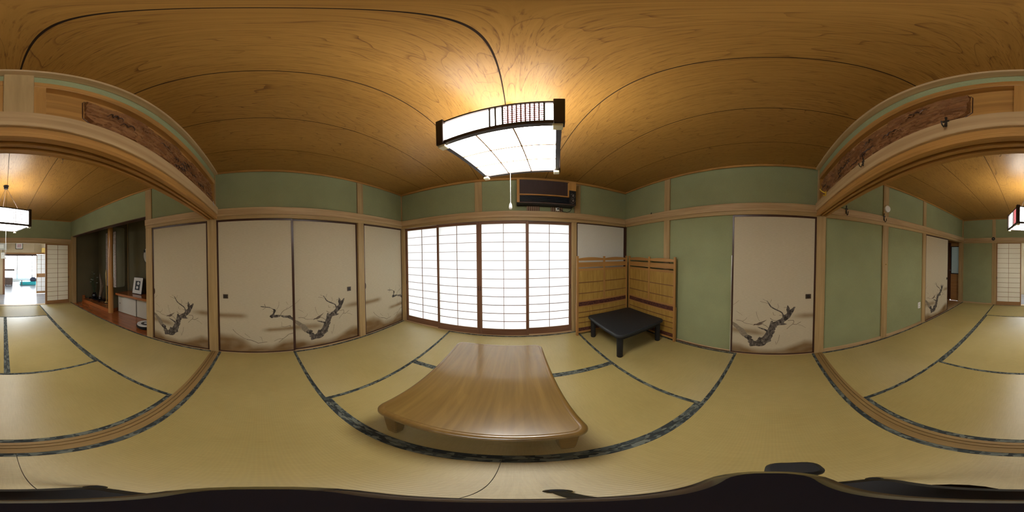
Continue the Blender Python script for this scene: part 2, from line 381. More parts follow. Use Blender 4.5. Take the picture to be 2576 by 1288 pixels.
box('corner_post', 'lacquer_brown', wf, R - .012, R + .02, F - .02, F + .02, 0, 1.8)

# ------------------------------------------------------------------ far wall of the alcove room
wb = root('wall_back', label='far green plaster wall of the alcove room around the open doorway', kind='structure')
box('plaster_panel', 'green_plaster', wb, -L - .1, 0.893, BK - .12, BK - .012, 1.85, Z); box('plaster_panel', 'green_plaster', wb, 0.993, R + .1, BK - .12, BK - .012, 1.85, Z)
box('plaster_panel', 'green_plaster', wb, 0.995, R + .1, BK - .12, BK - .012, .035, 1.85)
box('base_strip', 'rail_wood_x', wb, 0.995, R, BK - .12, BK + .006, -.04, .035, .002)
box('post', 'post_wood_z', wb, 0.893, 0.993, BK - .12, BK + .004, 1.85, Z, .003); box('post', 'post_wood_z', wb, 0.868, 0.998, BK - .12, BK + .004, 0, 1.85, .003)
box('post', 'post_wood_z', wb, -L - .1, -1.903, BK - .12, BK + .004, 0, 1.85, .003)
box('head_rail', 'rail_wood_x', wb, -L, R, BK - .012, BK + .022, 1.805, 1.908, .003)
box('lintel', 'post_wood_x', wb, -L, R, BK - .12, BK + .008, 1.762, 1.805, .002)
box('sill', 'rail_wood_x', wb, -L, 0.87, BK - .12, BK + .0, -.04, .004, .001)

# ------------------------------------------------------------------ divider between the rooms: threshold below, carved transom above
wd = root('wall_divider', label='wooden divider with carved transom boards between the two rooms', kind='structure')
DX0, DX1 = -L, R
MB().box(DX0, DX1, -.623, -.523, -.04, -.004).box(DX0, DX1, -.565, -.523, -.01, .003).box(DX0, DX1, -.592, -.571, -.01, .003).box(DX0, DX1, -.623, -.598, -.01, .003).build('threshold', 'sill_wood_x', wd, .001)
box('head_rail', 'rail_wood_x', wd, DX0, DX1, -.527, -.498, 1.853, 1.952, .003); box('head_rail', 'rail_wood_x', wd, DX0, DX1, -.668, -.64, 1.853, 1.952, .003)
MB().box(DX0, DX1, -.64, -.512, 1.815, 1.853).box(DX0, DX1, -.545, -.512, 1.797, 1.816).box(DX0, DX1, -.587, -.567, 1.797, 1.816).box(DX0, DX1, -.64, -.609, 1.797, 1.816).build('lintel', 'orange_wood_x', wd, .0015)
box('core', 'orange_wood_x', wd, DX0, DX1, -.64, -.527, 1.853, 1.952)
box('post', 'post_wood_z', wd, -0.098, 0.006, -.64, -.525, 1.952, Z, .003)
for x0, x1, sg in ((DX0, -0.098, -1), (0.006, DX1, 1)):
    box('plaster_panel', 'green_plaster', wd, x0, x1, -.63, -.54, 2.353, Z)
    box('upper_rail', 'orange_wood_x', wd, x0, x1, -.64, -.536, 2.29, 2.353, .003)
    jx = x1 if sg < 0 else x0
    box('jamb', 'orange_wood_z', wd, jx, jx + sg * 0.046, -.625, -.54, 1.952, 2.29, .001); ox = x0 if sg < 0 else x1
    box('jamb', 'orange_wood_z', wd, ox, ox - sg * 0.03, -.625, -.54, 1.952, 2.29, .001)
    rb = box('transom_board', 'orange_wood_x', wd, x0, x1, -.61, -.577, 1.952, 2.29)
    # carved landscape in relief: clouds, ridges and pines
    cx0, cx1 = (x0 + 0.05, -0.313) if sg < 0 else (0.219, x1 - 0.05)
    nx, nz = 260, 40; vs = []; fs = []; z0, z1 = 2.018, 2.25
    for j in range(nz + 1):
        for i in range(nx + 1):
            x = cx0 + (cx1 - cx0) * i / nx; zz = z0 + (z1 - z0) * j / nz
            u = (cx1 - x) if sg < 0 else (x - cx0)             # distance from the inner end
            q = noise.fractal(Vector((x * 4.5 + 7 * sg, zz * 13, 3.1)), 0.9, 2.1, 4)
            t = noise.fractal(Vector((x * 6, zz * 18, 8.7)), 0.9, 2.0, 2)
            h = 0.010 + 0.030 * math.floor((q + 0.45) * 3.5) / 3.5 + 0.006 * abs(t); h = min(h, 0.032)
            inside = u > 0.004 and zz < z1 - .004 and zz > z0 + .004 and (u + (zz - z0) * 0.9) > 0.06 and (cx1 - x > .004) and (x - cx0 > .004)
            vs.append((x, -.577 + (max(0.0015, h) if inside else -0.006), zz))
    for j in range(nz):
        for i in range(nx):
            a = j * (nx + 1) + i; fs.append((a + 1, a, a + nx + 1, a + nx + 2))
    MB().add(vs, fs).build('carved_panel', 'carved_wood', rb, smooth=False)
    relief = [[vs[j * (nx + 1) + i][1] for i in range(nx + 1)] for j in range(nz + 1)]
    cr = random.Random(11 + sg)                               # cloud scrolls and ridge lines cut across the relief
    for q in range(22):
        wv = cr.uniform(.07, .17); xs_ = cr.uniform(cx0 + .06, cx1 - .06 - wv); zc = cr.uniform(z0 + .03, z1 - .06); nb = cr.choice((2, 3, 3)); pts = []
        for i in range(nb * 6 + 1):
            tt = i / (nb * 6); xq = xs_ + wv * tt; zq = zc + .018 * abs(math.sin(PI * nb * tt)) - .02 * (tt - .5) ** 2
            hq = max(relief[min(nz, max(0, round((zq - z0) / (z1 - z0) * nz) + dj))][min(nx, max(0, round((xq - cx0) / (cx1 - cx0) * nx) + di))] for di in (-2, 0, 2) for dj in (-1, 0, 1)); pts.append((xq, hq + .0012, zq))
        MB().tube(pts, [.0015 + .0032 * math.sin(PI * i / (len(pts) - 1)) for i in range(len(pts))], 6).build('carved_cloud', 'lacquer_brown' if q % 3 else 'carved_wood', rb, smooth=True)
    ux = cx1 if sg < 0 else cx0; k = 1 if sg < 0 else -1; oxx = cx0 if sg < 0 else cx1
    MB().tube([(oxx, -.576, z1 + .006), (ux, -.576, z1 + .006), (ux + k * .006, -.576, z1 - .01), (ux + k * .006, -.576, z0 + .06), (ux - k * .055, -.576, z0 - .003), (oxx, -.576, z0 - .003)], .0028, 6).build('moulding', 'lacquer_brown', rb)
box('cornice', 'rail_wood_x', wd, DX0, DX1, -.54, -.492, Z - .026, Z, .003); box('cornice', 'rail_wood_x', wd, DX0, DX1, -.67, -.63, Z - .026, Z, .003)

A_LIMB= [(3,470),(54,446),(96,410),(144,381),(174,342),(198,295),(233,284),(217,232),(181,247),(164,256),(135,271),(98,310),(92,334),(49,384),(4,423)]
A_TRUNK= [(195,299),(233,288),(257,265),(239,249),(263,236),(274,215),(292,209),(320,233),(325,255),(342,278),(365,265),(387,287),(409,323),(425,358),(396,378),(350,396),(311,421),(324,421),(385,404),(436,382),(442,393),(458,433),(468,480),(477,509),(496,512),(503,493),(531,500),(553,519),(587,532),(614,557),(614,583),(602,614),(579,629),(539,648),(505,666),(470,686),(449,716),(432,745),(417,768),(429,768),(455,735),(472,706),(510,678),(550,660),(590,639),(616,620),(631,589),(659,601),(670,619),(658,657),(666,687),(672,717),(686,699),(701,674),(699,656),(732,674),(750,694),(770,691),(756,654),(739,618),(723,593),(706,556),(666,518),(638,499),(633,480),(674,466),(639,454),(588,451),(560,448),(546,434),(550,424),(530,408),(535,394),(521,374),(528,360),(517,333),(497,311),(504,297),(490,269),(479,244),(485,218),(457,203),(429,187),(413,157),(379,136),(334,129),(299,135),(230,120),(221,144),(224,167),(200,190),(206,210),(194,234),(175,243),(161,256),(157,274)]
A_BIRD= [(263,436),(274,458),(303,463),(338,485),(377,498),(429,525),(394,492),(366,473),(392,468),(356,453),(327,440),(293,445)]
A_STROKES= [([(467,545),(485,528),(513,515),(553,510)],6.6),([(50,495),(89,496),(132,483),(148,468),(177,458),(223,455),(267,447)],5.5),([(132,487),(170,513),(185,543)],3.3),([(297,625),(308,570),(325,526),(343,498)],3.3),([(678,515),(748,517),(755,490),(742,464),(709,439),(669,396)],6.1),([(742,464),(783,455),(842,491)],6.1),([(807,454),(854,438),(902,404)],3.3),([(384,454),(412,445),(447,410)],6.6),([(343,757),(377,750),(435,735)],3.9),([(479,787),(463,743)],3.3),([(377,785),(417,766)],3.3),([(629,684),(666,687)],4.4),([(51,614),(111,581),(128,561)],2.8),([(2,690),(49,725),(83,758)],2.8),([(499,623),(506,589),(534,586)],3.9),([(575,586),(617,583)],5.0),([(554,732),(566,687),(544,663)],3.3),([(583,312),(576,248),(552,175)],3.9),([(536,212),(546,163)],3.3)]
B_BRANCH= [(564,694),(628,686),(684,678),(720,657),(756,647),(767,623),(748,596),(741,568),(773,571),(832,564),(817,540),(760,533),(727,535),(710,525),(679,548),(687,568),(711,580),(727,597),(732,628),(727,644),(701,663),(670,672),(622,677),(563,685)]
B_LIMB= [(822,563),(891,552),(942,552),(954,555),(972,530),(1001,514),(1000,466),(959,498),(922,519),(859,527),(828,547)]
B_STROKES= [([(826,563),(842,597),(874,627),(931,648),(1004,691)],5.7),([(628,682),(614,723)],5.7),([(634,677),(588,644)],4.2),([(768,635),(794,669),(807,705),(808,748)],3.1),([(183,370),(221,320),(281,273),(330,238),(379,219)],4.7),([(367,221),(434,204),(483,182),(521,158)],8.3),([(516,158),(573,169),(642,175)],7.3),([(344,307),(393,265),(417,244)],3.6),([(996,288),(928,274),(890,238),(852,212),(795,161)],6.8),([(852,216),(784,211),(731,183)],4.7),([(957,408),(925,400),(881,387),(831,401)],5.2),([(957,408),(956,377)],4.7),([(539,258),(563,250),(580,177)],3.1),([(707,629),(728,610)],3.6),([(905,739),(932,698)],2.6),([(905,644),(925,667)],2.6),([(841,407),(839,468)],2.6)]

# ------------------------------------------------------------------ painted sliding doors
def lerp(tab, x):
    for (a, va), (b, vb) in zip(tab, tab[1:]):
        if x <= b: return va + (vb - va) * max(0.0, (x - a) / (b - a))
    return tab[-1][1]
def mist_a(s, z):
    w = 0.02 * math.sin(s * 9)
    v = 0.8 * math.exp(-((z - .565 - w * .4) / .036) ** 2) * min(1, max(0, (s - .68) / .2))
    v += 0.75 * math.exp(-((z - .36 + s * .07) / .045) ** 2) * min(1, max(0, (.48 - s) / .18))
    top = lerp([(0, .15), (.12, .145), (.25, .09), (.5, .075), (.62, .10), (.75, .16), (.88, .215), (1, .19)], s)
    return v + 1.05 * min(1, max(0, (top - z) / .09 + .35))
def mist_b(s, z):
    v = 0.9 * math.exp(-((z - .56) / .034) ** 2) * min(1, max(0, (.42 - s) / .12))
    v += 0.9 * math.exp(-((z - .362 - .02 * (s - .8)) / .028) ** 2) * min(1, max(0, (s - .55) / .12))
    top = lerp([(0, .29), (.2, .285), (.33, .23), (.45, .13), (.7, .115), (.85, .19), (1, .20)], s)
    return v + 1.05 * min(1, max(0, (top - z) / .10 + .3))
def stroke(mb, pts, w, y):
    n = len(pts)
    for i in range(n - 1):
        (x0, z0), (x1, z1) = pts[i], pts[i + 1]; d = math.hypot(x1 - x0, z1 - z0) or 1; nx, nz = -(z1 - z0) / d, (x1 - x0) / d
        t0, t1 = (1 - .35 * i / n) * w / 2, (1 - .35 * (i + 1) / n) * w / 2
        mb.add([(x0 + nx * t0, y, z0 + nz * t0), (x0 - nx * t0, y, z0 - nz * t0), (x1 - nx * t1, y, z1 - nz * t1), (x1 + nx * t1, y, z1 + nz * t1)], [(0, 1, 2, 3)])
def painted_door(n, side, loc, w, motif, hand, label):
    d = root('door_%d' % n, loc, ROT[side], label, 'sliding door', 'painted paper sliding doors', 'structure'); h = 1.783
    for x0 in (0, w - .02): box('stile', 'lacquer_brown', d, x0, x0 + .02, 0, .022, 0, h, .001)
    for z0, z1 in ((0, .019), (h - .026, h)): box('rail', 'lacquer_brown', d, .02, w - .02, .001, .021, z0, z1, .001)
    nx, vs, fs = 44, [], []; zs = [.015 + .8 * j / 60 for j in range(61)] + [.95, 1.2, 1.5, h - .018]; fm = mist_a if motif == 'a' else mist_b
    for z in zs:
        for i in range(nx + 1): vs.append((.014 + (w - .028) * i / nx, .004, z))
    for j in range(len(zs) - 1):
        for i in range(nx): a = j * (nx + 1) + i; fs.append((a, a + 1, a + nx + 2, a + nx + 1))
    k = len(vs); vs += [(.014, .02, .015), (w - .014, .02, .015), (w - .014, .02, h - .018), (.014, .02, h - .018)]; fs.append((k + 3, k + 2, k + 1, k))
    p = MB().add(vs, fs).build('painted_paper', 'painted_paper', d)
    ca = p.data.color_attributes.new('print', 'FLOAT_COLOR', 'POINT')
    for i, q in enumerate(vs):
        f = min(1, fm(q[0] / w, q[2]) * (0.9 + 0.22 * noise.noise(Vector((q[0] * 7 + n * 3, q[2] * 16, n))))) if q[2] < .85 else 0
        f = max(0, f); ca.data[i].color = (f, f, f, 1)
    Y = .0032; P = lambda l: [(.014 + (w - .028) * a / 1000, Y, b / 1000) for a, b in l]
    if motif == 'a':
        for nm, poly, m in (('ink_limb', A_LIMB, 'ink_soft'), ('ink_trunk', A_TRUNK, 'ink_dark'), ('ink_bird', A_BIRD, 'ink_thin')):
            q = [(a, b_ + (.0002 if nm == 'ink_limb' else 0), c) for a, b_, c in P(poly)]; MB().add(q, [tuple(range(len(q)))]).build(nm, m, p, tri=True)
        strokes = A_STROKES
    else:
        for nm, poly, m in (('ink_branch', B_BRANCH, 'ink_dark'), ('ink_limb', B_LIMB, 'ink_dark')):
            q = P(poly); MB().add(q, [tuple(range(len(q)))]).build(nm, m, p, tri=True)
        strokes = B_STROKES
    mb = MB()
    for i, (l, wd_) in enumerate(strokes):
        stroke(mb, [(.014 + (w - .028) * a / 1000, b / 1000) for a, b in l], wd_ / 1000, Y - .0001 - i * .00001)
    mb.build('ink_twigs', 'ink_thin', p)
    if hand:
        hx, hz, hw, hh, rnd_ = hand
        g = MB()
        if rnd_:
            g.lathe([(0, -.003), (.5, -.003), (.5, .001), (.42, .0016), (.36, .0004), (0, .0004)], n=20)
            g.v = [(hx + a * hw, .004 - c_, hz + b * hh) for a, b, c_ in g.v]; g.build('pull', 'brass_dark', d)
        else:
            g.box(hx - hw / 2, hx + hw / 2, .0005, .006, hz - hh / 2, hz + hh / 2); q = g.build('pull', 'brass_dark', d, .001)
            r = MB().lathe([(.0, 0), (.5, 0), (.36, .002), (.33, .0005), (0, .0005)], n=18); r.v = [(hx + a * hw * .7, .0005 - c_, hz + b * hh * .7) for a, b, c_ in r.v]; r.build('pull_cup', 'dark_iron', q)
    return d
painted_door(1, 'left', (-L - .006, -0.526, .004), 0.936, 'b', (.1, .82, .062, .055, 0), 'painted sliding door with low twigs and a branch tip, beside the divider post')
painted_door(2, 'left', (-L - .03, 0.404, .004), 0.95, 'a', (.80, .82, .062, .062, 0), 'painted sliding door with plum trunk and bird, between the twig door and a wooden post')
painted_door(3, 'left', (-L - .012, 1.462, .004), 0.882, 'b', (.02, .83, .03, .095, 1), 'painted sliding door in the corner beside the bright paper screens')
painted_door(4, 'left', (-L - .012, -1.519, .004), 0.872, 'a', (.022, .81, .03, .09, 1), 'painted sliding door with plum trunk next to the alcove post')
painted_door(5, 'right', (R + .006, 0.462, .004), 0.984, 'a', (.90, .82, .066, .058, 0), 'pinkish painted sliding door with plum trunk set in the green wall, alone on its side')
painted_door(6, 'right', (R + .008, -2.584, .004), 0.94, 'a', (.895, .82, .05, .055, 0), 'painted sliding door left half open beside the brown hallway door')
d = root('door_7', (0.922, F + .004, .004), 0, 'plain white paper door in the corner behind the reed screen', 'sliding door', None, 'structure')
box('paper', 'white_door_paper', d, .012, .922, .004, .02, .012, 1.775)
for x0 in (0, .912): box('stile', 'lacquer_brown', d, x0, x0 + .016, 0, .024, 0, 1.783, .001)
for z0 in (0, 1.765): box('rail', 'lacquer_brown', d, .016, .912, 0, .024, z0, z0 + .018, .001)

# ------------------------------------------------------------------ paper screens: stiles, rails, every bar and every pane
def paper_screen(name, side, loc, w, stl, str_, wood_, paper, label, group, pull, cat='paper screen', rows=12, ztop=1.741, zbot=.112, h=1.783):
    d = root(name, loc, ROT[side], label, cat, group, 'structure')
    ax = 'x' if side in ('front', 'back') else 'y'
    box('stile', wood_ + '_z', d, 0, stl, 0, .03, 0, h, .002); box('stile', wood_ + '_z', d, w - str_, w, 0, .03, 0, h, .002)
    box('rail', wood_ + '_x', d, stl, w - str_, .001, .029, ztop, h, .002); box('rail', wood_ + '_x', d, stl, w - str_, .001, .029, 0, zbot, .002)
    iw = w - stl - str_; cw = iw / 2; rh = (ztop - zbot) / rows
    box('bar', wood_ + '_z', d, stl + cw - .0035, stl + cw + .0035, .004, .016, zbot, ztop)
    b0 = MB().box(stl, w - str_, .004, .016, -.0032, .0032).build('bar', wood_ + '_x', d); b0.location.z = zbot + rh
    for k in range(2, rows): again(b0, d, (0, 0, zbot + rh * k))
    p0 = MB().box(0.0002, cw - .0002, .0165, .0172, 0.0002, rh - .0002).build('paper_pane', paper, d); p0.location = (stl, 0, zbot)
    for k in range(rows * 2):
        if k: again(p0, d, (stl + cw * (k % 2), 0, zbot + rh * (k // 2)))
    for hx in pull:
        box('pull', 'lacquer_brown', d, hx - .0075, hx + .0075, -.001, .004, .745, .815, .001)
    return d
G = 'paper screens across the bright wall'
paper_screen('window_1', 'front', (-1.914, F + .045, 0), 0.714, .042, .036, 'shoji_wood', 'shoji_paper', 'bright paper screen in the corner beside the painted door', G, (.014,))
paper_screen('window_2', 'front', (-1.238, F + .008, 0), 0.698, .034, .037, 'shoji_wood', 'shoji_paper', 'bright paper screen left of the wide middle stile, with a pull at its right edge', G, (.683,))
paper_screen('window_3', 'front', (-0.539, F + .008, 0), 0.727, .038, .04, 'shoji_wood', 'shoji_paper', 'bright paper screen right of the wide middle stile, under the lamp cord', G, (.018,))
paper_screen('window_4', 'front', (0.16, F + .045, 0), 0.69, .034, .036, 'shoji_wood', 'shoji_paper', 'bright paper screen next to the reed folding screen, under the air conditioner', G, (.675,))
G = 'paper screens of the far doorway'
paper_screen('window_5', 'back', (-1.172, BK - .012, 0), 0.73, .055, .034, 'pale_shoji_wood', 'inner_shoji_paper', 'cream paper screen of the far doorway beside the dark alcove', G, (.712,), h=1.762, ztop=1.727, zbot=.105)
paper_screen('window_6', 'back', (0.866, BK - .012, 0), 0.69, .022, .028, 'pale_shoji_wood', 'inner_shoji_paper', 'whitish paper screen of the far doorway beside the green wall', G, (.01,), h=1.762, ztop=1.742, zbot=.105)

# ------------------------------------------------------------------ alcove beside the far mats
wa = root('wall_alcove', label='dark olive alcove with raised platform behind the round pillar', kind='structure')
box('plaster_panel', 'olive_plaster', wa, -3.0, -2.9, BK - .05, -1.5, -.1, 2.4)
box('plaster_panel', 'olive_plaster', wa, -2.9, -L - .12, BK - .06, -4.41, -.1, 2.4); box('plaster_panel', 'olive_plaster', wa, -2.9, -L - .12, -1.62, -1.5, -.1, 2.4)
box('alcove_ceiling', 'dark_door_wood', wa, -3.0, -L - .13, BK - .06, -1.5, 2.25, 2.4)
box('lintel', 'lacquer_brown', wa, -L - .13, -L - .001, -4.345, -1.64, 1.972, 1.99, .002)
box('floor_board', 'toko_wood', wa, -2.9, -L, -4.41, -1.62, -.06, .003, .001)
box('platform', 'toko_wood', wa, -2.9, -2.345, -4.41, -3.1, .003, .09); box('platform_rail', 'toko_wood', wa, -2.345, -2.30, -4.41, -3.1, .003, .1, .003)
box('corner_block', 'toko_wood', wa, -2.36, -2.30, -4.41, -4.33, .1, .21, .003)
pt = MB()                                                     # partition with a tall round-cornered opening
px0, px1, pz0, pz1, fy0, fy1, rr = -2.79, -2.425, .61, 2.10, -3.085, -3.045, .05
pt.box(-2.9, px0, fy0, fy1, .1, 2.25).box(px1, -2.40, fy0, fy1, .1, 2.25).box(px0, px1, fy0, fy1, .1, pz0).box(px0, px1, fy0, fy1, pz1, 2.25)
for cx, cz, sx, sz in ((px0, pz0, 1, 1), (px1, pz0, -1, 1), (px0, pz1, 1, -1), (px1, pz1, -1, -1)):
    arc = [(cx + sx * (rr - rr * math.cos(a)), cz + sz * (rr - rr * math.sin(a))) for a in [PI / 2 * k / 6 for k in range(7)]]
    pol = [(cx, cz)] + arc; n = len(pol)
    pt.add([(x, fy0, z) for x, z in pol] + [(x, fy1, z) for x, z in pol], [tuple(range(n)), tuple(reversed(range(n, 2 * n)))] + [(i, (i + 1) % n, n + (i + 1) % n, n + i) for i in range(n)])
pt.build('partition', 'olive_plaster', wa)
box('corner_strip', 'post_wood_z', wa, -2.9, -2.888, -3.04, -3.028, .5, 2.25)
MB().lathe([(.0, 0), (.066, 0), (.066, .02), (.064, 1.2), (.062, 2.2), (0, 2.2)], (-2.355, -3.065, .003), 28).build('pillar', 'pillar_wood', wa, smooth=True)

cb = root('alcove_cabinet', (-2.55, -2.33, .003), 0, 'low alcove cabinet with cream sliding doors and glossy brown top', 'cabinet')
o = (-2.55, -2.33, .003)
MB(o).box(-2.885, -2.56, -3.03, -1.64, .003, .455).build('body', 'lacquer_brown', cb)
MB(o).box(-2.885, -2.42, -2.97, -1.64, .458, .508).build('top', 'toko_wood', cb, .003)
for y0, y1, xo in ((-3.02, -2.42, -2.545), (-2.43, -1.645, -2.556)):
    dd = MB(o).box(xo - .012, xo, y0, y1, .012, .45).build('door', 'white_door_paper', cb, .001)
    for ya in (y0, y1 - .008): MB(o).box(xo - .011, xo + .002, ya, ya + .008, .008, .454).build('stile', 'lacquer_brown', dd)
    ky = y0 + .07 if y0 < -2.5 else y1 - .07
    k = MB().lathe([(0, 0), (.013, 0), (.013, .003), (0, .003)], n=14); k.v = [(xo + c - o[0], ky + a - o[1], .235 + b - o[2]) for a, b, c in k.v]; k.build('pull', 'dark_iron', dd)

pf = root('photo_frame', (-2.66, -2.515, .512), 0, 'white framed dark photograph of two pale flowers leaning on the alcove cabinet', 'picture frame')
def leanbox(a, b, c, d_, e, f): 
    m = MB().box(a, b, c, d_, e, f); t = math.radians(11); m.v = [(x * math.cos(t) - z * math.sin(t), y, x * math.sin(t) + z * math.cos(t)) for x, y, z in m.v]; return m
leanbox(-.018, 0, -.143, .143, 0, .385).build('frame', 'black_matt', pf); leanbox(0, .002, -.134, .134, .01, .375).build('mount', 'white_paper', pf)
leanbox(.002, .003, -.072, .072, .09, .30).build('print', 'dark_print', pf)
for cy, cz, r in ((.012, .245, .042), (-.006, .15, .036)):
    fl = MB()
    for k in range(7):
        a = 2 * PI * k / 7; fl.lathe([(0, 0), (r * .42, 0), (r * .42, .0008), (0, .0008)], (cy + r * .5 * math.cos(a), cz + r * .5 * math.sin(a), 0), 10)
    t = math.radians(11); fl.v = [((.0032 + c) * math.cos(t) - b * math.sin(t), a, (.0032 + c) * math.sin(t) + b * math.cos(t)) for a, b, c in fl.v]; fl.build('flower_print', 'petal_white', pf)

rv = root('robot_vacuum', (-2.24, -1.90, .004), 0, 'round white and black robot vacuum on the brown alcove floor', 'robot vacuum')
MB().lathe([(0, .008), (.15, .008), (.165, .02), (.168, .055), (.162, .07), (0, .07)], n=36).build('body', 'black_matt', rv, smooth=True)
MB().lathe([(.09, .07), (.158, .07), (.156, .079), (.1, .083), (.09, .08)], n=36).build('top_ring', 'white_plastic', rv, smooth=True)
MB().lathe([(0, .07), (.088, .07), (.086, .08), (.03, .083), (0, .083)], n=30).build('centre_disc', 'black_gloss', rv, smooth=True)
MB().lathe([(0, .08), (.034, .08), (.032, .087), (0, .088)], n=20).build('button', 'white_plastic', rv, smooth=True)
for sy in (-1, 1): MB().lathe([(0, 0), (.03, 0), (.03, .03), (0, .03)], (0, sy * .1, 0), 14).build('wheel', 'black_matt', rv)

hs = root('hanging_scroll', (-2.888, -3.74, .49), 0, 'hanging scroll with flowered border on the alcove back wall behind the pillar', 'scroll')
MB().box(-.002, .002, -.235, .235, .02, 1.6).build('border', 'scroll_brocade', hs)
MB().box(.002, .0032, -.15, .15, .3, 1.25).build('picture', 'white_door_paper', hs)
MB().tube([(.008, -.27, .012), (.008, .27, .012)], .014, 12).build('roller', 'lacquer_brown', hs)
MB().tube([(.004, -.24, 1.605), (.004, .24, 1.605)], .007, 8).build('top_rod', 'lacquer_brown', hs)
MB().tube([(.004, -.1, 1.61), (0, 0, 1.68), (.004, .1, 1.61)], .0015, 5).build('cord', 'brown_cloth', hs)

fan = root('round_fan', (-2.893, -2.274, 1.39), 0, 'round white fan with black rim on the alcove wall above the cabinet', 'fan')
k = MB().lathe([(0, 0), (.222, 0), (.222, .006), (0, .006)], n=48); k.v = [(c, a, b) for a, b, c in k.v]; k.build('face', 'white_door_paper', fan)
MB().tube([(.004, .225 * math.cos(2 * PI * i / 48), .225 * math.sin(2 * PI * i / 48)) for i in range(49)], .007, 6).build('rim', 'black_matt', fan)
MB().box(0, .01, -.012, .012, -.42, -.22).build('handle', 'black_matt', fan); MB().box(0, .012, -.21, -.16, .07, .13).build('clip', 'black_matt', fan)

# ornaments on the alcove platform
st = root('vase_stand', (-2.56, -4.0, .1), 0, 'long low black stand on the red alcove platform', 'stand')
MB().box(-.1, .1, -.27, .27, .03, .055).build('top', 'black_gloss', st, .004)
for sx in (-1, 1):
    for sy in (-1, 1): MB().box(sx * .09 - .012, sx * .09 + .012, sy * .25 - .012, sy * .25 + .012, 0, .03).build('leg', 'black_gloss', st)
va = root('flower_vase', (-2.56, -4.12, .156), 0, 'flower arrangement with pale blooms in a round glass vase', 'vase')
MB().lathe([(0, 0), (.045, 0), (.075, .03), (.08, .07), (.06, .12), (.04, .14), (.045, .16), (.041, .16), (.036, .14), (.055, .118), (.074, .07), (.07, .034), (.042, .006), (0, .006)], n=24).build('vase', 'black_gloss', va, smooth=True)
rnd = random.Random(5)
for i in range(11):
    a = rnd.uniform(0, 2 * PI); r = rnd.uniform(.05, .16); hgt = rnd.uniform(.3, .62); tip = Vector((r * math.cos(a) * .7, -.03 + r * math.sin(a), .14 + hgt))
    st_ = MB().tube([(0, 0, .1), tip * .5 + Vector((0, 0, .08)), tip], .003, 5).build('stem', 'leaf_green', va)
    lf = MB()
    for k in range(5):
        p = tip * (.45 + .12 * k) + Vector((0, 0, .06)); b = rnd.uniform(0, 2 * PI); d1 = Vector((math.cos(b), math.sin(b), .35)) * .06; d2 = Vector((-math.sin(b), math.cos(b), 0)) * .013
        lf.add([p, p + d1 * .5 + d2, p + d1, p + d1 * .5 - d2], [(0, 1, 2, 3)])
    lf.build('leaves', 'leaf_green', st_)
    if i % 2 == 0:
        fl = MB()
        for k in range(6):
            b = 2 * PI * k / 6; d1 = Vector((math.cos(b), math.sin(b), .5)) * .034; d2 = Vector((-math.sin(b), math.cos(b), 0)) * .013; fl.add([tip, tip + d1 * .6 + d2, tip + d1, tip + d1 * .6 - d2], [(0, 1, 2, 3)])
        fl.build('bloom', 'petal_white', st_)
dw = root('driftwood', (-2.6, -3.86, .1565), 0, 'upright piece of weathered driftwood on the black alcove stand', 'ornament')
MB().tube([(0, 0, .002), (0, 0, .02), (.01, .02, .15), (-.01, .06, .32), (.0, .05, .5), (.01, .0, .66), (0, -.02, .76)], [.055, .058, .05, .055, .04, .026, .008], 10).build('trunk', 'bark', dw, smooth=True)
MB().tube([(-.01, .06, .3), (.0, .14, .42), (.01, .17, .55)], [.025, .016, .006], 8).build('branch', 'bark', dw, smooth=True)
pt_ = root('incense_pot', (-2.52, -3.76, .156), 0, 'small round black pot at the pillar end of the alcove stand', 'pot')
MB().lathe([(0, 0), (.03, 0), (.05, .03), (.05, .06), (.03, .085), (.034, .095), (0, .095)], n=20).build('body', 'black_gloss', pt_, smooth=True)
MB().lathe([(0, .095), (.012, .096), (.014, .11), (0, .115)], n=12).build('knob', 'steel', pt_, smooth=True)
gd = root('gold_ornament', (-2.62, -3.60, .09), 0, 'slim tall golden ornament standing just behind the round pillar', 'ornament')
MB().lathe([(0, 0), (.05, 0), (.05, .02), (.012, .05), (.01, .5), (.02, .7), (.028, .82), (.012, .93), (0, .95)], n=16).build('stem', 'gold', gd, smooth=True)
MB().lathe([(0, 0), (.06, 0), (.06, .015), (0, .015)], n=16).build('foot', 'black_gloss', gd)

# ------------------------------------------------------------------ hallway seen through the half open door
hf = root('floor.001', label='narrow strip of wooden hallway floor behind the half open painted door', kind='structure')
for i in range(8): box('floor_plank', 'hall_floor_wood', hf, R + .12 + i * .13, R + .12 + i * .13 + .128, -4.5, -2.4, -.05, .0, .001)
wh = root('wall_hallway', label='wooden end wall of the small hallway', kind='structure')
box('plaster_panel', 'grey_plaster', wh, 2.9, 3.0, -4.6, -2.3, -.1, 2.4); box('plaster_panel', 'grey_plaster', wh, R + .12, 3.0, -2.4, -2.3, -.1, 2.4)
box('plaster_panel', 'brown_door_wood', wh, R + .1, 3.0, -4.6, -4.5, 1.80, 2.4); box('plaster_panel', 'grey_plaster', wh, 2.42, 3.0, -4.6, -4.5, -.1, 1.8)
box('plaster_panel', 'grey_plaster', wh, R + .1, 3.0, -4.6, -2.3, 2.3, 2.4); box('post', 'post_wood_z', wh, R + .1, 1.972, -4.6, -4.49, 0, 1.8, .003)
hd = root('door_8', (2.38, -4.5, 0), PI, 'brown wooden hallway door with a frosted window', 'door', None, 'structure')
box('stile', 'dark_door_wood', hd, 0, .09, -.0, .035, .02, 1.79, .002); box('rail', 'brown_door_wood', hd, .09, .41, 0, .035, 1.685, 1.79, .002)
box('leak_backing', 'dark_door_wood', hd, .02, .42, .028, .034, .01, .86)  # added behind the planks to stop daylight leaking through the gaps
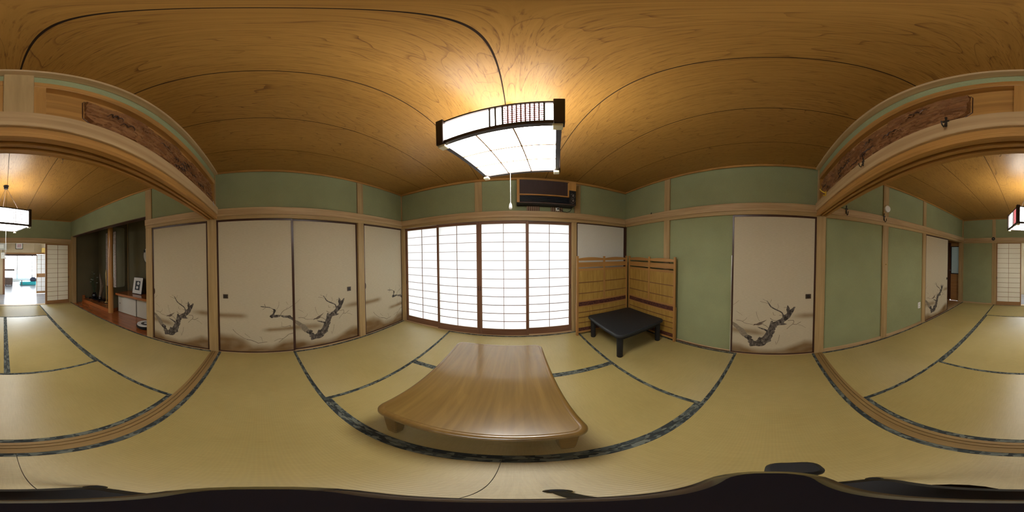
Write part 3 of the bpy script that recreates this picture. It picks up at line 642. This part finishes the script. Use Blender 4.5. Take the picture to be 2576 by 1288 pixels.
box('top_panel', 'dark_door_wood', hd, -.06, .47, .036, .05, 1.66, 1.86); box('side_panel', 'dark_door_wood', hd, -.06, .05, .036, .05, -.02, 1.86); box('side_panel', 'dark_door_wood', hd, .40, .47, .036, .05, -.02, 1.86)  # added dark boards overlapping the door edges from behind, block light leaks
for i in range(4): box('plank', 'brown_door_wood', hd, .09, .41, .004, .03, .04 + i * .2, .237 + i * .2, .003)
box('rail', 'brown_door_wood', hd, .09, .41, 0, .035, .0, .04, .002)
for a in ((.09, .106, .85, 1.68), (.395, .41, .85, 1.68)): box('window_frame', 'black_matt', hd, a[0], a[1], -.004, .03, a[2], a[3])
for z0 in (.842, 1.665): box('window_frame', 'black_matt', hd, .09, .41, -.004, .03, z0, z0 + .02)
box('frosted_pane', 'frosted_glass', hd, .106, .395, .012, .018, .86, 1.668)
k = MB().tube([(.06, 0, .95), (.06, -.035, .95), (.1, -.045, .95), (.15, -.04, .95)], .009, 8).build('handle', 'steel', hd, smooth=True)

# ------------------------------------------------------------------ the room beyond the far doorway, and the bright room behind it
f2 = box('floor.002', 'pale_floor', None, -2.9, 1.5, -6.05, BK - .11, -.06, .0); tag(f2, 'pale bluish floor of the passage room beyond the doorway', kind='structure')
wp = root('wall_passage', label='beige boarded wall above the inner doorway of the passage room', kind='structure')
X0, X1, YP = -2.9, 1.5, -6.0
for i in range(10): box('wall_board', 'beige_board', wp, X0 + i * .44, X0 + i * .44 + .437, YP - .1, YP, 1.55, 2.35)
box('wall_board', 'beige_board', wp, .03, X1, YP - .1, YP, 0, 1.55); box('wall_board', 'beige_board', wp, X0, -1.64, YP - .1, YP, 0, 1.55)
for xs in (X0 - .1, X1):
    for y0, y1, z0, z1 in ((YP - .1, YP + .12, -.1, 2.4), (BK - .26, BK - .06, -.1, 2.4), (YP + .12, BK - .26, -.1, .7), (YP + .12, BK - .26, 2.1, 2.4)): box('side_wall', 'beige_board', wp, xs, xs + .1, y0, y1, z0, z1)
box('room_ceiling', 'beige_board', wp, X0 - .1, X1 + .1, YP - .1, BK - .06, 2.3, 2.5)
box('jamb', 'shoji_wood_z', wp, -.052, .03, YP - .1, YP + .012, 0, 1.55, .003); box('jamb', 'orange_wood_z', wp, -1.69, -1.62, YP - .1, YP + .012, 0, 1.55, .003)
box('lintel', 'pale_shoji_wood_x', wp, -1.69, .03, YP - .1, YP + .015, 1.505, 1.555, .003); box('track', 'lacquer_brown', wp, -1.22, -.052, YP - .1, YP - .01, 1.44, 1.505)
ds = root('door_9', (-1.225, YP - .02, .01), PI, 'white lattice sliding door at the inner doorway of the passage room', 'sliding door', None, 'structure')
for x0 in (0, .375): box('stile', 'pale_shoji_wood_z', ds, x0, x0 + .022, 0, .03, 0, 1.49, .002)
for z0, z1 in ((0, .085), (.625, .765), (1.475, 1.49)): box('rail', 'pale_shoji_wood_x', ds, .022, .375, .001, .028, z0, z1, .002)
box('bar', 'pale_shoji_wood_z', ds, .195, .202, .004, .014, .085, 1.475)
for k in range(1, 4): box('bar', 'pale_shoji_wood_x', ds, .022, .375, .004, .014, .765 + k * .1775 - .003, .765 + k * .1775 + .003)
for k in range(1, 3): box('bar', 'pale_shoji_wood_x', ds, .022, .375, .004, .014, .085 + k * .18 - .003, .085 + k * .18 + .003)
for z0, rows, rh in ((.085, 3, .18), (.765, 4, .1775)):
    for r_ in range(rows):
        for c_ in range(2): box('paper_pane', 'shoji_paper', ds, .022 + c_ * .1765, .198 + c_ * .1765, .015, .0156, z0 + r_ * rh, z0 + (r_ + 1) * rh)
k = MB().lathe([(0, 0), (.017, 0), (.017, .004), (0, .004)], n=14); k.v = [(.06 + a, -c, .695 + b) for a, b, c in k.v]; k.build('pull', 'dark_iron', ds)
def framed(name, loc, w, h, fm, pm, label, cat):
    o_ = root(name, loc, PI, label, cat)
    for a in ((-w / 2, w / 2, 0, .02), (-w / 2, w / 2, h - .02, h)): box('frame', fm, o_, a[0], a[1], 0, .022, a[2], a[3], .002)
    for x0 in (-w / 2, w / 2 - .02): box('frame', fm, o_, x0, x0 + .02, 0, .022, .02, h - .02, .002)
    box('mount', 'white_paper', o_, -w / 2 + .02, w / 2 - .02, .012, .02, .02, h - .02); box('print', pm, o_, -w / 2 + .06, w / 2 - .06, .010, .012, .055, h - .055); return o_
framed('wall_picture', (-.571, YP + .026, 1.687), .275, .243, 'black_matt', 'pink_print', 'small dark framed picture of pink flowers above the far doorway', 'picture')
tg = root('breaker_panel', (.02, YP + .005, 1.655), PI, 'pale grey breaker panel high on the beige wall beside the far doorway', 'panel')
box('case', 'grey_plaster', tg, -.125, .13, -.06, 0, 0, .26, .004); box('cover', 'white_plastic', tg, -.12, .02, -.068, -.06, .06, .2, .002)
t2 = root('intercom', (.028, YP + .015, 1.335), PI, 'small white intercom on the brown jamb of the far doorway', 'intercom')
box('case', 'white_plastic', t2, -.068, .068, -.035, 0, 0, .222, .004); box('speaker', 'grey_plaster', t2, -.02, .02, -.037, -.035, .15, .19); box('cable', 'dark_iron', t2, -.01, .01, -.012, -.002, .222, .32)
sh = root('corner_shelf', (-1.5, YP + .005, 1.55), PI, 'small wooden shelf ledge over the lattice door', 'shelf'); box('board', 'orange_wood_x', sh, -.14, .2, -.16, 0, -.004, .012, .002); box('bracket', 'orange_wood_x', sh, 0, .02, -.12, 0, -.05, -.004)
yb = root('yellow_box', (-1.497, YP + .12, 1.565), PI, 'yellow cardboard box on the shelf over the lattice door', 'box'); box('carton', 'yellow_card', yb, -.092, .094, -.03, .08, 0, .165, .003); box('lid', 'yellow_card', yb, -.095, .097, -.033, .083, .15, .172, .002)
wb2 = root('white_lantern', (-1.565, YP + .12, 1.74), PI, 'small white paper lantern standing on the yellow box', 'lantern'); box('shade', 'white_paper', wb2, -.037, .037, -.03, .04, .012, .17, .003)
for z0 in (0, .17): box('rim', 'dark_door_wood', wb2, -.04, .04, -.033, .043, z0, z0 + .012)

f3 = box('floor.003', 'pale_floor', None, -3.3, 1.6, -9.7, -6.05, -.06, -.002); tag(f3, 'pale floor of the bright room behind the passage', kind='structure')
ws = root('wall_sunroom', label='white walls of the bright room behind the passage', kind='structure')
for a in ((-3.4, -3.3, -9.7, -6.1, -.1, 2.5), (1.6, 1.7, -9.7, -6.1, -.1, 2.5), (-3.4, 1.7, -9.7, -6.1, 2.35, 2.5), (-3.4, -2.6, -9.7, -9.6, -.1, 2.5), (1.0, 1.7, -9.7, -9.6, -.1, 2.5), (-2.6, 1.0, -9.7, -9.6, 2.2, 2.5), (-2.6, 1.0, -9.7, -9.6, -.1, .12)):
    box('wall_panel', 'white_paper', ws, *a)
pane = Node('window_pane', 0.02, 0.5); tr = pane.n('ShaderNodeBsdfTransparent'); gl = pane.n('ShaderNodeBsdfGlossy'); gl.inputs['Roughness'].default_value = .02; mx = pane.n('ShaderNodeMixShader'); mx.inputs[0].default_value = .05
pane.l(tr.outputs[0], mx.inputs[1]); pane.l(gl.outputs[0], mx.inputs[2]); pane.l(mx.outputs[0], pane.t.nodes['Material Output'].inputs[0])
wn = root('window_7', (1.0, -9.62, .12), PI, 'wide overexposed window of the far bright room', None, None, 'structure')
for i in range(4):
    x0 = i * .9; box('pane', 'window_pane', wn, x0 + .03, x0 + .87, .02, .024, .05, 2.03)
    for xx in (x0, x0 + .87): box('sash', 'aluminium', wn, xx, xx + .03, 0, .05, 0, 2.08)
    for z0 in (0, 2.03): box('sash', 'aluminium', wn, x0 + .03, x0 + .87, 0, .05, z0, z0 + .05)
for nn, xs in ((8, X0 - .05), (9, X1 + .05)):  # both openings are unseen, added to let daylight onto the passage walls
    w9 = root('window_%d' % nn, (xs, YP + .12, .7), 0, 'unseen window added to brighten the passage room %s' % ('on the alcove side' if nn == 8 else 'on the hallway side'), None, None, 'structure')
    box('pane', 'window_pane', w9, -.002, .002, .03, 1.12, .03, 1.37)
    for y0 in (0, 1.122): box('sash', 'aluminium', w9, -.02, .02, y0, y0 + .03, 0, 1.4)
    for z0 in (0, 1.37): box('sash', 'aluminium', w9, -.02, .02, .03, 1.122, z0, z0 + .03)
bs = root('blue_mat', (-1.25, -8.35, 0), 0, 'turquoise folded mat on the floor of the far bright room', 'mat'); box('pad', 'blue_plastic', bs, -.4, .42, -.2, .2, 0, .1, .02); box('pad', 'blue_plastic', bs, -.4, .42, -.2, .2, .1, .17, .02); box('leg', 'brown_cloth', bs, .32, .36, .18, .22, 0, .25)
bgx = root('dark_bag', (-1.52, -8.3, .172), 0, 'dark blue bag slumped on the turquoise mat', 'bag'); MB().slab(0, 0, .34, .3, .1, [(.06, 0), (0, .03), (.01, .14), (.07, .2), (.12, .22)]).build('body', 'navy_cloth', bgx, smooth=True); MB().tube([(-.08, 0, .2), (-.05, 0, .3), (.05, 0, .3), (.08, 0, .2)], .012, 6).build('strap', 'navy_cloth', bgx)
bx = root('floor_cushion', (-.25, -8.2, 0), 0, 'dark brown cube stool on the floor of the far bright room', 'stool'); box('body', 'brown_cloth', bx, -.2, .18, -.2, .2, .03, .36, .02); box('top', 'brown_cloth', bx, -.21, .19, -.21, .21, .36, .39, .01)
for sx in (-.17, .15):
    for sy in (-.17, .17): box('foot', 'black_matt', bx, sx - .02, sx + .02, sy - .02, sy + .02, 0, .03)
ft = root('side_counter', (-.15, -9.1, 0), 0, 'grey narrow counter by the window of the far bright room', 'counter'); box('top', 'brown_cloth', ft, -.45, .6, -.2, .2, .68, .77, .005)
for sx in (.1, .55): box('leg', 'grey_plaster', ft, sx, sx + .05, -.15, .15, 0, .68)

# ------------------------------------------------------------------ low wooden table
tb = root('low_table', (-.163, .977, 0), 0, 'glossy golden brown low table in the middle of the mats', 'table'); W_, D_ = .80, 1.085
MB().slab(0, 0, W_, D_, .07, [(.02, .302), (.006, .306), (0, .318), (0, .332), (.004, .342), (.012, .348), (.024, .350), (.028, .3485)], 8).build('rim', 'table_edge_wood', tb, smooth=True)
MB().slab(0, 0, W_ - .06, D_ - .06, .045, [(0, .345), (0, .3492), (.001, .3497)], 8).build('top_panel', 'table_wood', tb)
for x0, x1, y0, y1, m in ((-.33, .33, -.49, -.468, 'table_edge_wood'), (-.33, .33, .468, .49, 'table_edge_wood'), (-.35, -.328, -.48, .48, 'table_edge_wood'), (.328, .35, -.48, .48, 'table_edge_wood')):
    box('apron', m, tb, x0, x1, y0, y1, .262, .303, .002)
for sx in (-1, 1):
    for sy in (-1, 1):
        cx, cy = sx * .325, sy * .472
        q = lambda s_, z, dx=0, dy=0: [(cx + dx - s_, cy + dy - s_, z), (cx + dx + s_, cy + dy - s_, z), (cx + dx + s_, cy + dy + s_, z), (cx + dx - s_, cy + dy + s_, z)]
        MB().rings([q(.024, 0), q(.028, .05), q(.034, .2), q(.04, .303)]).build('leg', 'table_edge_wood', tb, .004)

# ------------------------------------------------------------------ black square table
bt = root('black_table', (1.39, 1.745, 0), 0, 'black square low table with round legs in the corner before the reed screen', 'table')
MB().slab(0, 0, .775, .775, .06, [(.012, .318), (.002, .322), (0, .330), (0, .348), (.006, .357), (.014, .36)], 8).build('top', 'black_laminate', bt, smooth=True)
for a in ((-.31, .31, -.335, -.317), (-.31, .31, .317, .335), (-.335, -.317, -.31, .31), (.317, .335, -.31, .31)): box('apron', 'black_matt', bt, *a, .26, .319)
for sx in (-1, 1):
    for sy in (-1, 1): MB().lathe([(0, 0), (.031, 0), (.035, .005), (.037, .2), (.038, .32), (0, .32)], (sx * .32, sy * .32, 0), 22).build('leg', 'black_matt', bt, smooth=True)

# ------------------------------------------------------------------ reed folding screen, two leaves meeting in the corner
fs_ = root('folding_screen', (1.80, 2.19, 0), 0, 'two-leaf bamboo and reed folding screen standing in the corner', 'folding screen')
def leaf(loc, rz, w, flip):
    lf = MB().box(0, .03, -.012, .012, 0, 1.262).build('screen_leaf', 'bamboo_wood_z', fs_, .002); lf.location = loc; lf.rotation_euler.z = rz
    def p(name, m, x0, x1, y0, y1, z0, z1, b=.001): return box(name, m, lf, x0, x1, y0, y1, z0, z1, b)
    p('stile', 'bamboo_wood_z', w - .03, w, -.012, .012, 0, 1.262, .002)
    p('stile', 'bamboo_wood_z', w / 2 - .016, w / 2 + .016, -.011, .011, .585, 1.258, .002)
    for x0, x1 in ((.03, w / 2 - .016), (w / 2 + .016, w - .03)):
        n = 12; vs = []                                        # arched top slat
        for i in range(n + 1):
            x = x0 + (x1 - x0) * i / n; zt = 1.228 + .016 * math.sin(PI * i / n)
            vs.append([(x, -.007, 1.195), (x, .007, 1.195), (x, .007, zt), (x, -.007, zt)])
        MB().rings(vs).build('top_slat', 'bamboo_wood_x', lf)
        p('slat', 'bamboo_wood_x', x0, x1, -.007, .007, 1.10, 1.17); p('slat', 'bamboo_wood_x', x0, x1, -.006, .006, 1.045, 1.078)
        p('reed_panel', 'reed', x0, x1, -.004, .004, .59, 1.05, 0)
        for z in (.87, .705): p('bar', 'bar_wood_x', x0, x1, -.009, .009, z - .006, z + .006)
    p('rail', 'bamboo_wood_x', .03, w - .03, -.01, .01, .57, .595); p('band', 'lacquer_red', .03, w - .03, -.008, .008, .505, .57); p('rail', 'bamboo_wood_x', .03, w - .03, -.01, .01, .485, .505)
    p('reed_panel', 'reed', .03, w - .03, -.004, .004, .13, .485, 0)
    for z in (.40, .315, .225): p('bar', 'bar_wood_x', .03, w - .03, -.009, .009, z - .006, z + .006)
    p('band', 'lacquer_red', .03, w - .03, -.008, .008, .075, .135); p('rail', 'bamboo_wood_x', .03, w - .03, -.01, .01, .045, .075)
    p('brace', 'bamboo_wood_z', w - .034 if flip else -.004, w + .004 if flip else .034, .012, .022, 0, .56, .001)
    return lf
s = Node('lacquer_red', 0.5, 0.35); v = s.coords((60, 60, 60)); a_ = s.noise(v, 1.0, 3); s.color(s.ramp(a_, [(0.42, (0.05, 0.014, 0.010)), (0.6, (0.12, 0.04, 0.025))])); s.bump(a_, .4, .004)
leaf((-.94, 0, 0), 0, .925, False); leaf((0.012, -.02, 0), -PI / 2, .965, True)
for z in (.25, .66, 1.1): MB().tube([(.0, -.005, z), (.0, -.005, z + .05)], .006, 8).build('hinge', 'brass_dark', fs_)

# ------------------------------------------------------------------ pendant lamps
def lamp(name, loc, rz, h, ctop, label, fall, size=.53):
    o = root(name, loc, rz, label, 'ceiling lamp', 'square paper pendant lamps'); e = size / 2
    for sx in (-1, 1):
        for sy in (-1, 1):
            MB().box(sx * e - .022, sx * e + .022, sy * e - .022, sy * e + .022, -.006, h + .012).build('corner_post', 'lamp_wood_z', o, .003)
            MB().box(sx * (e - .005) - .02, sx * (e - .005) + .02, sy * (e - .005) - .02, sy * (e - .005) + .02, -.024, -.006).build('foot', 'cream_plastic', o, .003)
    for k in range(4):
        c, s_ = math.cos(k * PI / 2), math.sin(k * PI / 2)
        def side(nm, m, a0, a1, b0, b1, z0, z1, par=o):
            q = MB().box(a0, a1, b0, b1, z0, z1); q.v = [(x * c - y * s_, x * s_ + y * c, z) for x, y, z in q.v]; return q.build(nm, m, par)
        side('rim', 'lamp_wood_x', -e, e, -e - .012, -e + .012, -.002, .022); side('rim', 'lamp_wood_x', -e, e, -e - .01, -e + .01, h - .014, h)
        pn = side('side_panel', 'lamp_side_glow', -e + .02, e - .02, -e + .001, -e + .004, .022, h - .014)
        for u in (.478, .53, .592, .93): x = -e + .022 + (size - .044) * u; side('upright', 'lamp_wood_z', x - .0035, x + .0035, -e - .007, -e - .001, .02, h - .012, pn)
        xa, xb = -e + .022 + (size - .044) * .60, -e + .022 + (size - .044) * .925
        for i in range(1, 9): x = xa + (xb - xa) * i / 9; side('lattice_bar', 'red_lattice', x - .0028, x + .0028, -e - .005, -e - .001, .022, h - .014, pn)
        for i in range(1, 9): z = .022 + (h - .036) * i / 9; side('lattice_bar', 'red_lattice', xa, xb, -e - .004, -e - .001, z - .0026, z + .0026, pn)
    cell = (size - .03) / 3
    for i in range(3):
        for j in range(3):
            x0, y0 = -e + .015 + i * cell, -e + .015 + j * cell; MB().box(x0 + .001, x0 + cell - .001, y0 + .001, y0 + cell - .001, .006, .009).build('diffuser_pane', 'lamp_panel_glow', o)
    for i in (1, 2):
        t = -e + .015 + i * cell; MB().box(t - .0035, t + .0035, -e, e, -.001, .0058).build('grid_bar', 'pale_shoji_wood_y', o); MB().box(-e, e, t - .0035, t + .0035, -.001, .0058).build('grid_bar', 'pale_shoji_wood_x', o)
    MB().tube([(.16 * math.cos(2 * PI * i / 32), .16 * math.sin(2 * PI * i / 32), h * .62) for i in range(33)], .014, 8).build('ring_tube', 'lamp_tube_glow', o)
    MB().box(-e + .006, e - .006, -e + .006, e - .006, .0115, .0135).build('glow_shield', 'white_plastic', o)  # added plate above the panes, blocks their glow towards the ceiling
    MB().box(-e, e, -.02, .02, h * .62 + .02, h * .62 + .04).build('bridge', 'white_plastic', o)
    rt = ctop - loc[2]
    MB().lathe([(0, rt - .055), (.03, rt - .055), (.034, rt - .04), (.034, rt - .012), (.042, rt - .01), (.042, rt), (0, rt)], n=18).build('rosette', 'black_matt', o, smooth=True)
    for a in range(3):
        b = 2 * PI * a / 3 + .5; MB().tube([(.012 * math.cos(b), .012 * math.sin(b), rt - .05), (e * .8 * math.cos(b), e * .8 * math.sin(b), h - .005)], .0032, 6).build('hanging_cord', 'brown_cloth', o)
    pc = MB().tube([(0, 0, .008), (0, 0, -fall + .03)], .0016, 6).build('pull_cord', 'white_plastic', o)
    MB().lathe([(0, 0), (.007, .002), (.0105, .012), (.008, .03), (.003, .042), (0, .043)], (0, 0, -fall - .01), 12).build('pull_bob', 'white_plastic', pc, smooth=True)
    return o
lamp('pendant_lamp', (-.027, .932, 1.95), math.radians(-13.8), .20, Z, 'lit square pendant lamp with lattice side hanging over the low table', .375)
lamp('pendant_lamp', (-.03, -2.38, 1.775), math.radians(19.5), .235, Z, 'lit square pendant lamp hanging on cords in the alcove room', .45, .51)

# ------------------------------------------------------------------ old wall air conditioner over the paper screens
ac = root('air_conditioner', (.43, F + .01, 2.0), 0, 'old wood-framed brown air conditioner high above the paper screens', 'air conditioner'); w2, dep, hh = .41, .20, .365
MB().box(-w2, w2, -dep + .03, 0, 0, hh).build('case', 'black_matt', ac, .006)
for a in ((-w2, -w2 + .036, .01, hh), (w2 - .105, w2, .228, hh)): MB().box(a[0], a[1], -dep, -dep + .03, a[2], a[3]).build('trim', 'orange_wood_z', ac, .003)
MB().box(-w2 + .036, w2 - .105, -dep - .002, -dep + .03, .115, .132).build('trim', 'orange_wood_x', ac, .002); MB().box(w2 - .125, w2 - .105, -dep, -dep + .03, .132, .345).build('trim', 'orange_wood_z', ac, .002)
gr = MB().box(-w2 + .036, w2 - .125, -dep + .008, -dep + .03, .132, hh - .01).build('grille', 'grille_brown', ac)
for i in range(56):
    x = -w2 + .042 + i * .0114; MB().box(x, x + .0045, -dep + .002, -dep + .008, .136, hh - .014).build('grille_fin', 'grille_brown', gr)
ou = MB().box(-w2 + .036, w2 - .105, -dep + .034, -dep + .05, .016, .115).build('outlet_recess', 'smoke_blue_plastic', ac)
for z in (.03, .052, .074, .096): MB().box(-w2 + .04, w2 - .109, -dep + .004, -dep + .034, z, z + .005).build('louvre', 'smoke_blue_plastic', ou)
MB().box(-w2 + .036, w2, -dep + .004, -dep + .03, .0, .016).build('bottom_rail', 'grille_brown', ac, .003)
cp = MB().box(w2 - .105, w2 - .004, -dep + .002, -dep + .03, .016, .228).build('control_panel', 'black_matt', ac, .003)
for zc in (.14, .062):
    k = MB().lathe([(0, 0), (.03, 0), (.03, .004), (.016, .006), (.014, .02), (0, .022)], n=22); k.v = [(w2 - .055 + a, -dep + .002 - c, zc + b) for a, b, c in k.v]; kb = k.build('dial', 'dark_iron', cp, smooth=True)
    MB().box(w2 - .058, w2 - .052, -dep - .021, -dep - .016, zc - .012, zc + .013).build('pointer', 'white_plastic', kb)
    for i in range(9):
        a = PI * (.8 + 1.4 * i / 8 - 1.0); MB().box(w2 - .055 + .036 * math.sin(a) - .002, w2 - .055 + .036 * math.sin(a) + .002, -dep, -dep + .003, zc + .036 * math.cos(a) - .002, zc + .036 * math.cos(a) + .002).build('mark', 'white_plastic', kb)
for x0, x1 in ((.162, .347), (.514, .694)):
    rb_ = root('wood_block', ((x0 + x1) / 2, F + .012, 1.93), 0, 'striped wood block under the %s of the air conditioner' % ('left half' if x0 < .3 else 'right half, behind the socket'), 'block', 'striped blocks under the air conditioner')
    MB().box(-(x1 - x0) / 2, (x1 - x0) / 2, -.03, 0, 0, .03).build('slat_block', 'reed_block', rb_, .002); MB().box(-(x1 - x0) / 2, (x1 - x0) / 2, -.03, 0, .03, .069).build('slat_block', 'reed_block', rb_, .002)
so = root('wall_socket', (.61, F - .02, 1.965), 0, 'small white wall socket with a black plug under the air conditioner', 'socket'); MB().box(-.024, .024, -.012, 0, -.024, .024).build('plate', 'white_plastic', so, .003); MB().box(-.008, .014, -.03, -.012, -.006, .012).build('plug', 'black_matt', so, .002)
MB((.61, F - .02, 1.965)).tube([(.622, F - .048, 1.968), (.66, F - .05, 1.95), (.70, F - .05, 1.925), (.75, F - .05, 1.92), (.79, F - .06, 1.935), (.805, F - .08, 1.965), (.808, F - .085, 1.999)], .004, 6).build('cable', 'black_matt', so)

# ------------------------------------------------------------------ hooks and small fittings
def jhook(name, loc, rz, label, m='dark_iron', sc=1.0):
    o = root(name, loc, rz, label, 'hook')
    MB().box(-.008 * sc, .008 * sc, -.006, 0, -.03 * sc, .075 * sc).build('plate', m, o, .002); MB().box(-.022 * sc, .022 * sc, -.008, 0, .028 * sc, .042 * sc).build('cross', m, o, .002)
    MB().lathe([(0, 0), (.010 * sc, .006), (0, .016)], (0, -.004, .07 * sc), 10).build('finial', m, o)
    MB().tube([(0, -.006, .01 * sc), (0, -.012, -.03 * sc), (0, -.03 * sc, -.055 * sc), (0, -.05 * sc, -.045 * sc), (0, -.058 * sc, -.01 * sc)], .005 * sc, 8).build('hook_arm', m, o, smooth=True); return o
jhook('coat_hook', (R - .024, -.892, 1.89), ROT['right'], 'black iron coat hook on the head rail near the divider')
jhook('coat_hook', (R - .024, -1.50, 1.885), ROT['right'], 'black iron coat hook under the round white disc')
jhook('coat_hook', (.281, -.497, 1.925), PI, 'dark hook on the divider rail near the carved board end', 'dark_iron', .6)
jhook('coat_hook', (.809, -.497, 1.92), PI, 'dark hook on the divider rail midway to the yellow hook', 'dark_iron', .55)
o = root('coat_hook', (1.475, -.497, 1.94), PI, 'yellow plastic hook at the wall end of the divider rail', 'hook')
MB().box(-.013, .013, -.006, 0, -.028, .028).build('plate', 'yellow_plastic', o, .003)
MB().tube([(0, -.004, .008), (0, -.025, .012), (0, -.048, .024), (0, -.062, .044)], [.008, .007, .006, .007], 10).build('upper_arm', 'yellow_plastic', o, smooth=True)
MB().tube([(0, -.004, -.012), (0, -.018, -.022), (0, -.032, -.018)], [.007, .006, .006], 10).build('lower_arm', 'yellow_plastic', o, smooth=True)
jhook('coat_hook', (-1.73, -.497, 1.925), PI, 'small wire hook on the divider rail near the painted doors', 'steel', .4)
o = root('picture_hook', (R - .023, 1.678, 1.922), ROT['right'], 'tiny dark nail hook on the head rail above the reed screen', 'hook'); MB().tube([(0, 0, .012), (0, -.012, .012), (0, -.016, -.006)], .003, 6).build('nail', 'dark_iron', o); MB().box(-.006, .006, -.002, 0, -.002, .022).build('plate', 'dark_iron', o)
o = root('white_disc', (R - .002, -1.57, 2.054), ROT['right'], 'round white alarm disc on the post above the hook', 'alarm')
k = MB().lathe([(0, 0), (.052, 0), (.055, .012), (.05, .026), (0, .032)], n=28); k.v = [(a, -c, b) for a, b, c in k.v]; k.build('cover', 'white_plastic', o, smooth=True)
k = MB().lathe([(0, 0), (.042, 0), (.042, .003), (0, .003)], n=28); k.v = [(a, .001 - c, b) for a, b, c in k.v]; k.build('base', 'grey_plaster', o)
o = root('nail_cover', (.953, BK + .024, 1.875), PI, 'round dark nail cover on the far head rail', 'nail cover')
k = MB().lathe([(0, 0), (.048, 0), (.05, .006), (.04, .018), (.02, .024), (0, .026)], n=24); k.v = [(a, -c, b) for a, b, c in k.v]; k.build('boss', 'dark_iron', o, smooth=True)
k = MB().lathe([(0, .024), (.012, .026), (0, .034)], n=12); k.v = [(a, -c, b) for a, b, c in k.v]; k.build('stud', 'steel', o, smooth=True)
o = root('wall_outlet', (R + .02, -2.416, .40), ROT['right'], 'small white electric outlet low on the green wall', 'outlet'); MB().box(-.035, .035, -.008, 0, -.06, .06).build('plate', 'white_plastic', o, .002)
for z in (-.025, .025): MB().box(-.014, .014, -.009, -.007, z - .009, z + .009).build('socket', 'grey_plaster', o)
o = root('post_knob', (R - .005, -1.569, 1.208), ROT['right'], 'tiny yellow knob halfway up the pale post', 'knob')
k = MB().lathe([(0, 0), (.007, 0), (.01, .012), (0, .018)], n=12); k.v = [(a, -c, b) for a, b, c in k.v]; k.build('knob', 'gold', o, smooth=True); MB().box(-.008, .008, -.003, 0, -.008, .008).build('plate', 'gold', o)
for x, y, wh_ in ((-.424, -1.44, 'left of the lamp, nearer the middle'), (-.579, -1.52, 'left of the lamp, nearer the alcove'), (.468, -1.44, 'right of the lamp, nearer the green wall'), (.253, -1.47, 'right of the lamp, nearer the middle')):
    o = root('ceiling_hook', (x, y, Z), 0, 'thin wire ceiling hook ' + wh_, 'hook', 'wire hooks in the alcove room ceiling')
    MB().tube([(0, 0, 0), (0, 0, -.05), (.008, 0, -.062), (.014, 0, -.05)], .0022, 6).build('wire', 'dark_iron', o); MB().lathe([(0, -.004), (.008, -.004), (.008, 0), (0, 0)], n=10).build('plate', 'dark_iron', o)

# ------------------------------------------------------------------ stand that carries the camera
cs = root('camera_stand', (0, -.02, 0), 0, 'slim glossy black camera stand directly under the viewpoint on the mats', 'tripod')
MB((0, -.02, 0)).slab(.005, -.002, .048, .018, .008, [(.004, 1.02), (0, 1.03), (0, 1.195), (.003, 1.202)], 5).build('camera_body', 'stand_gloss', cs, smooth=True)
MB((0, -.02, 0)).slab(.012, -.024, .088, .06, .012, [(.006, .93), (0, .94), (0, .975), (.006, .985)], 5).build('head', 'black_matt', cs, smooth=True)
MB((0, -.02, 0)).tube([(.005, -.004, .98), (.005, -.004, 1.025)], .008, 12).build('mount_screw', 'steel', cs)
MB((0, -.02, 0)).tube([(.05, -.018, .955), (.078, -.020, .955)], .006, 8).build('knob_stem', 'steel', cs); MB((0, -.02, 0)).slab(.092, -.020, .028, .034, .01, [(.003, .94), (0, .945), (0, .965), (.003, .97)], 4).build('knob', 'black_matt', cs, smooth=True)
MB((0, -.02, 0)).tube([(.02, -.05, .94), (.03, -.075, .35)], [.016, .014], 14).build('column', 'stand_gloss', cs, smooth=True)
for fx, fy in ((-.113, -.194), (.208, -.183), (.035, .135)):
    lg = MB((0, -.02, 0)).tube([(.03, -.07, .5), (fx, fy, .012)], [.013, .009], 10).build('leg', 'black_matt', cs, smooth=True)
    MB((0, -.02, 0)).lathe([(0, 0), (.014, 0), (.016, .012), (.01, .03), (0, .03)], (fx, fy, .002), 14).build('rubber_foot', 'black_matt', lg, smooth=True)
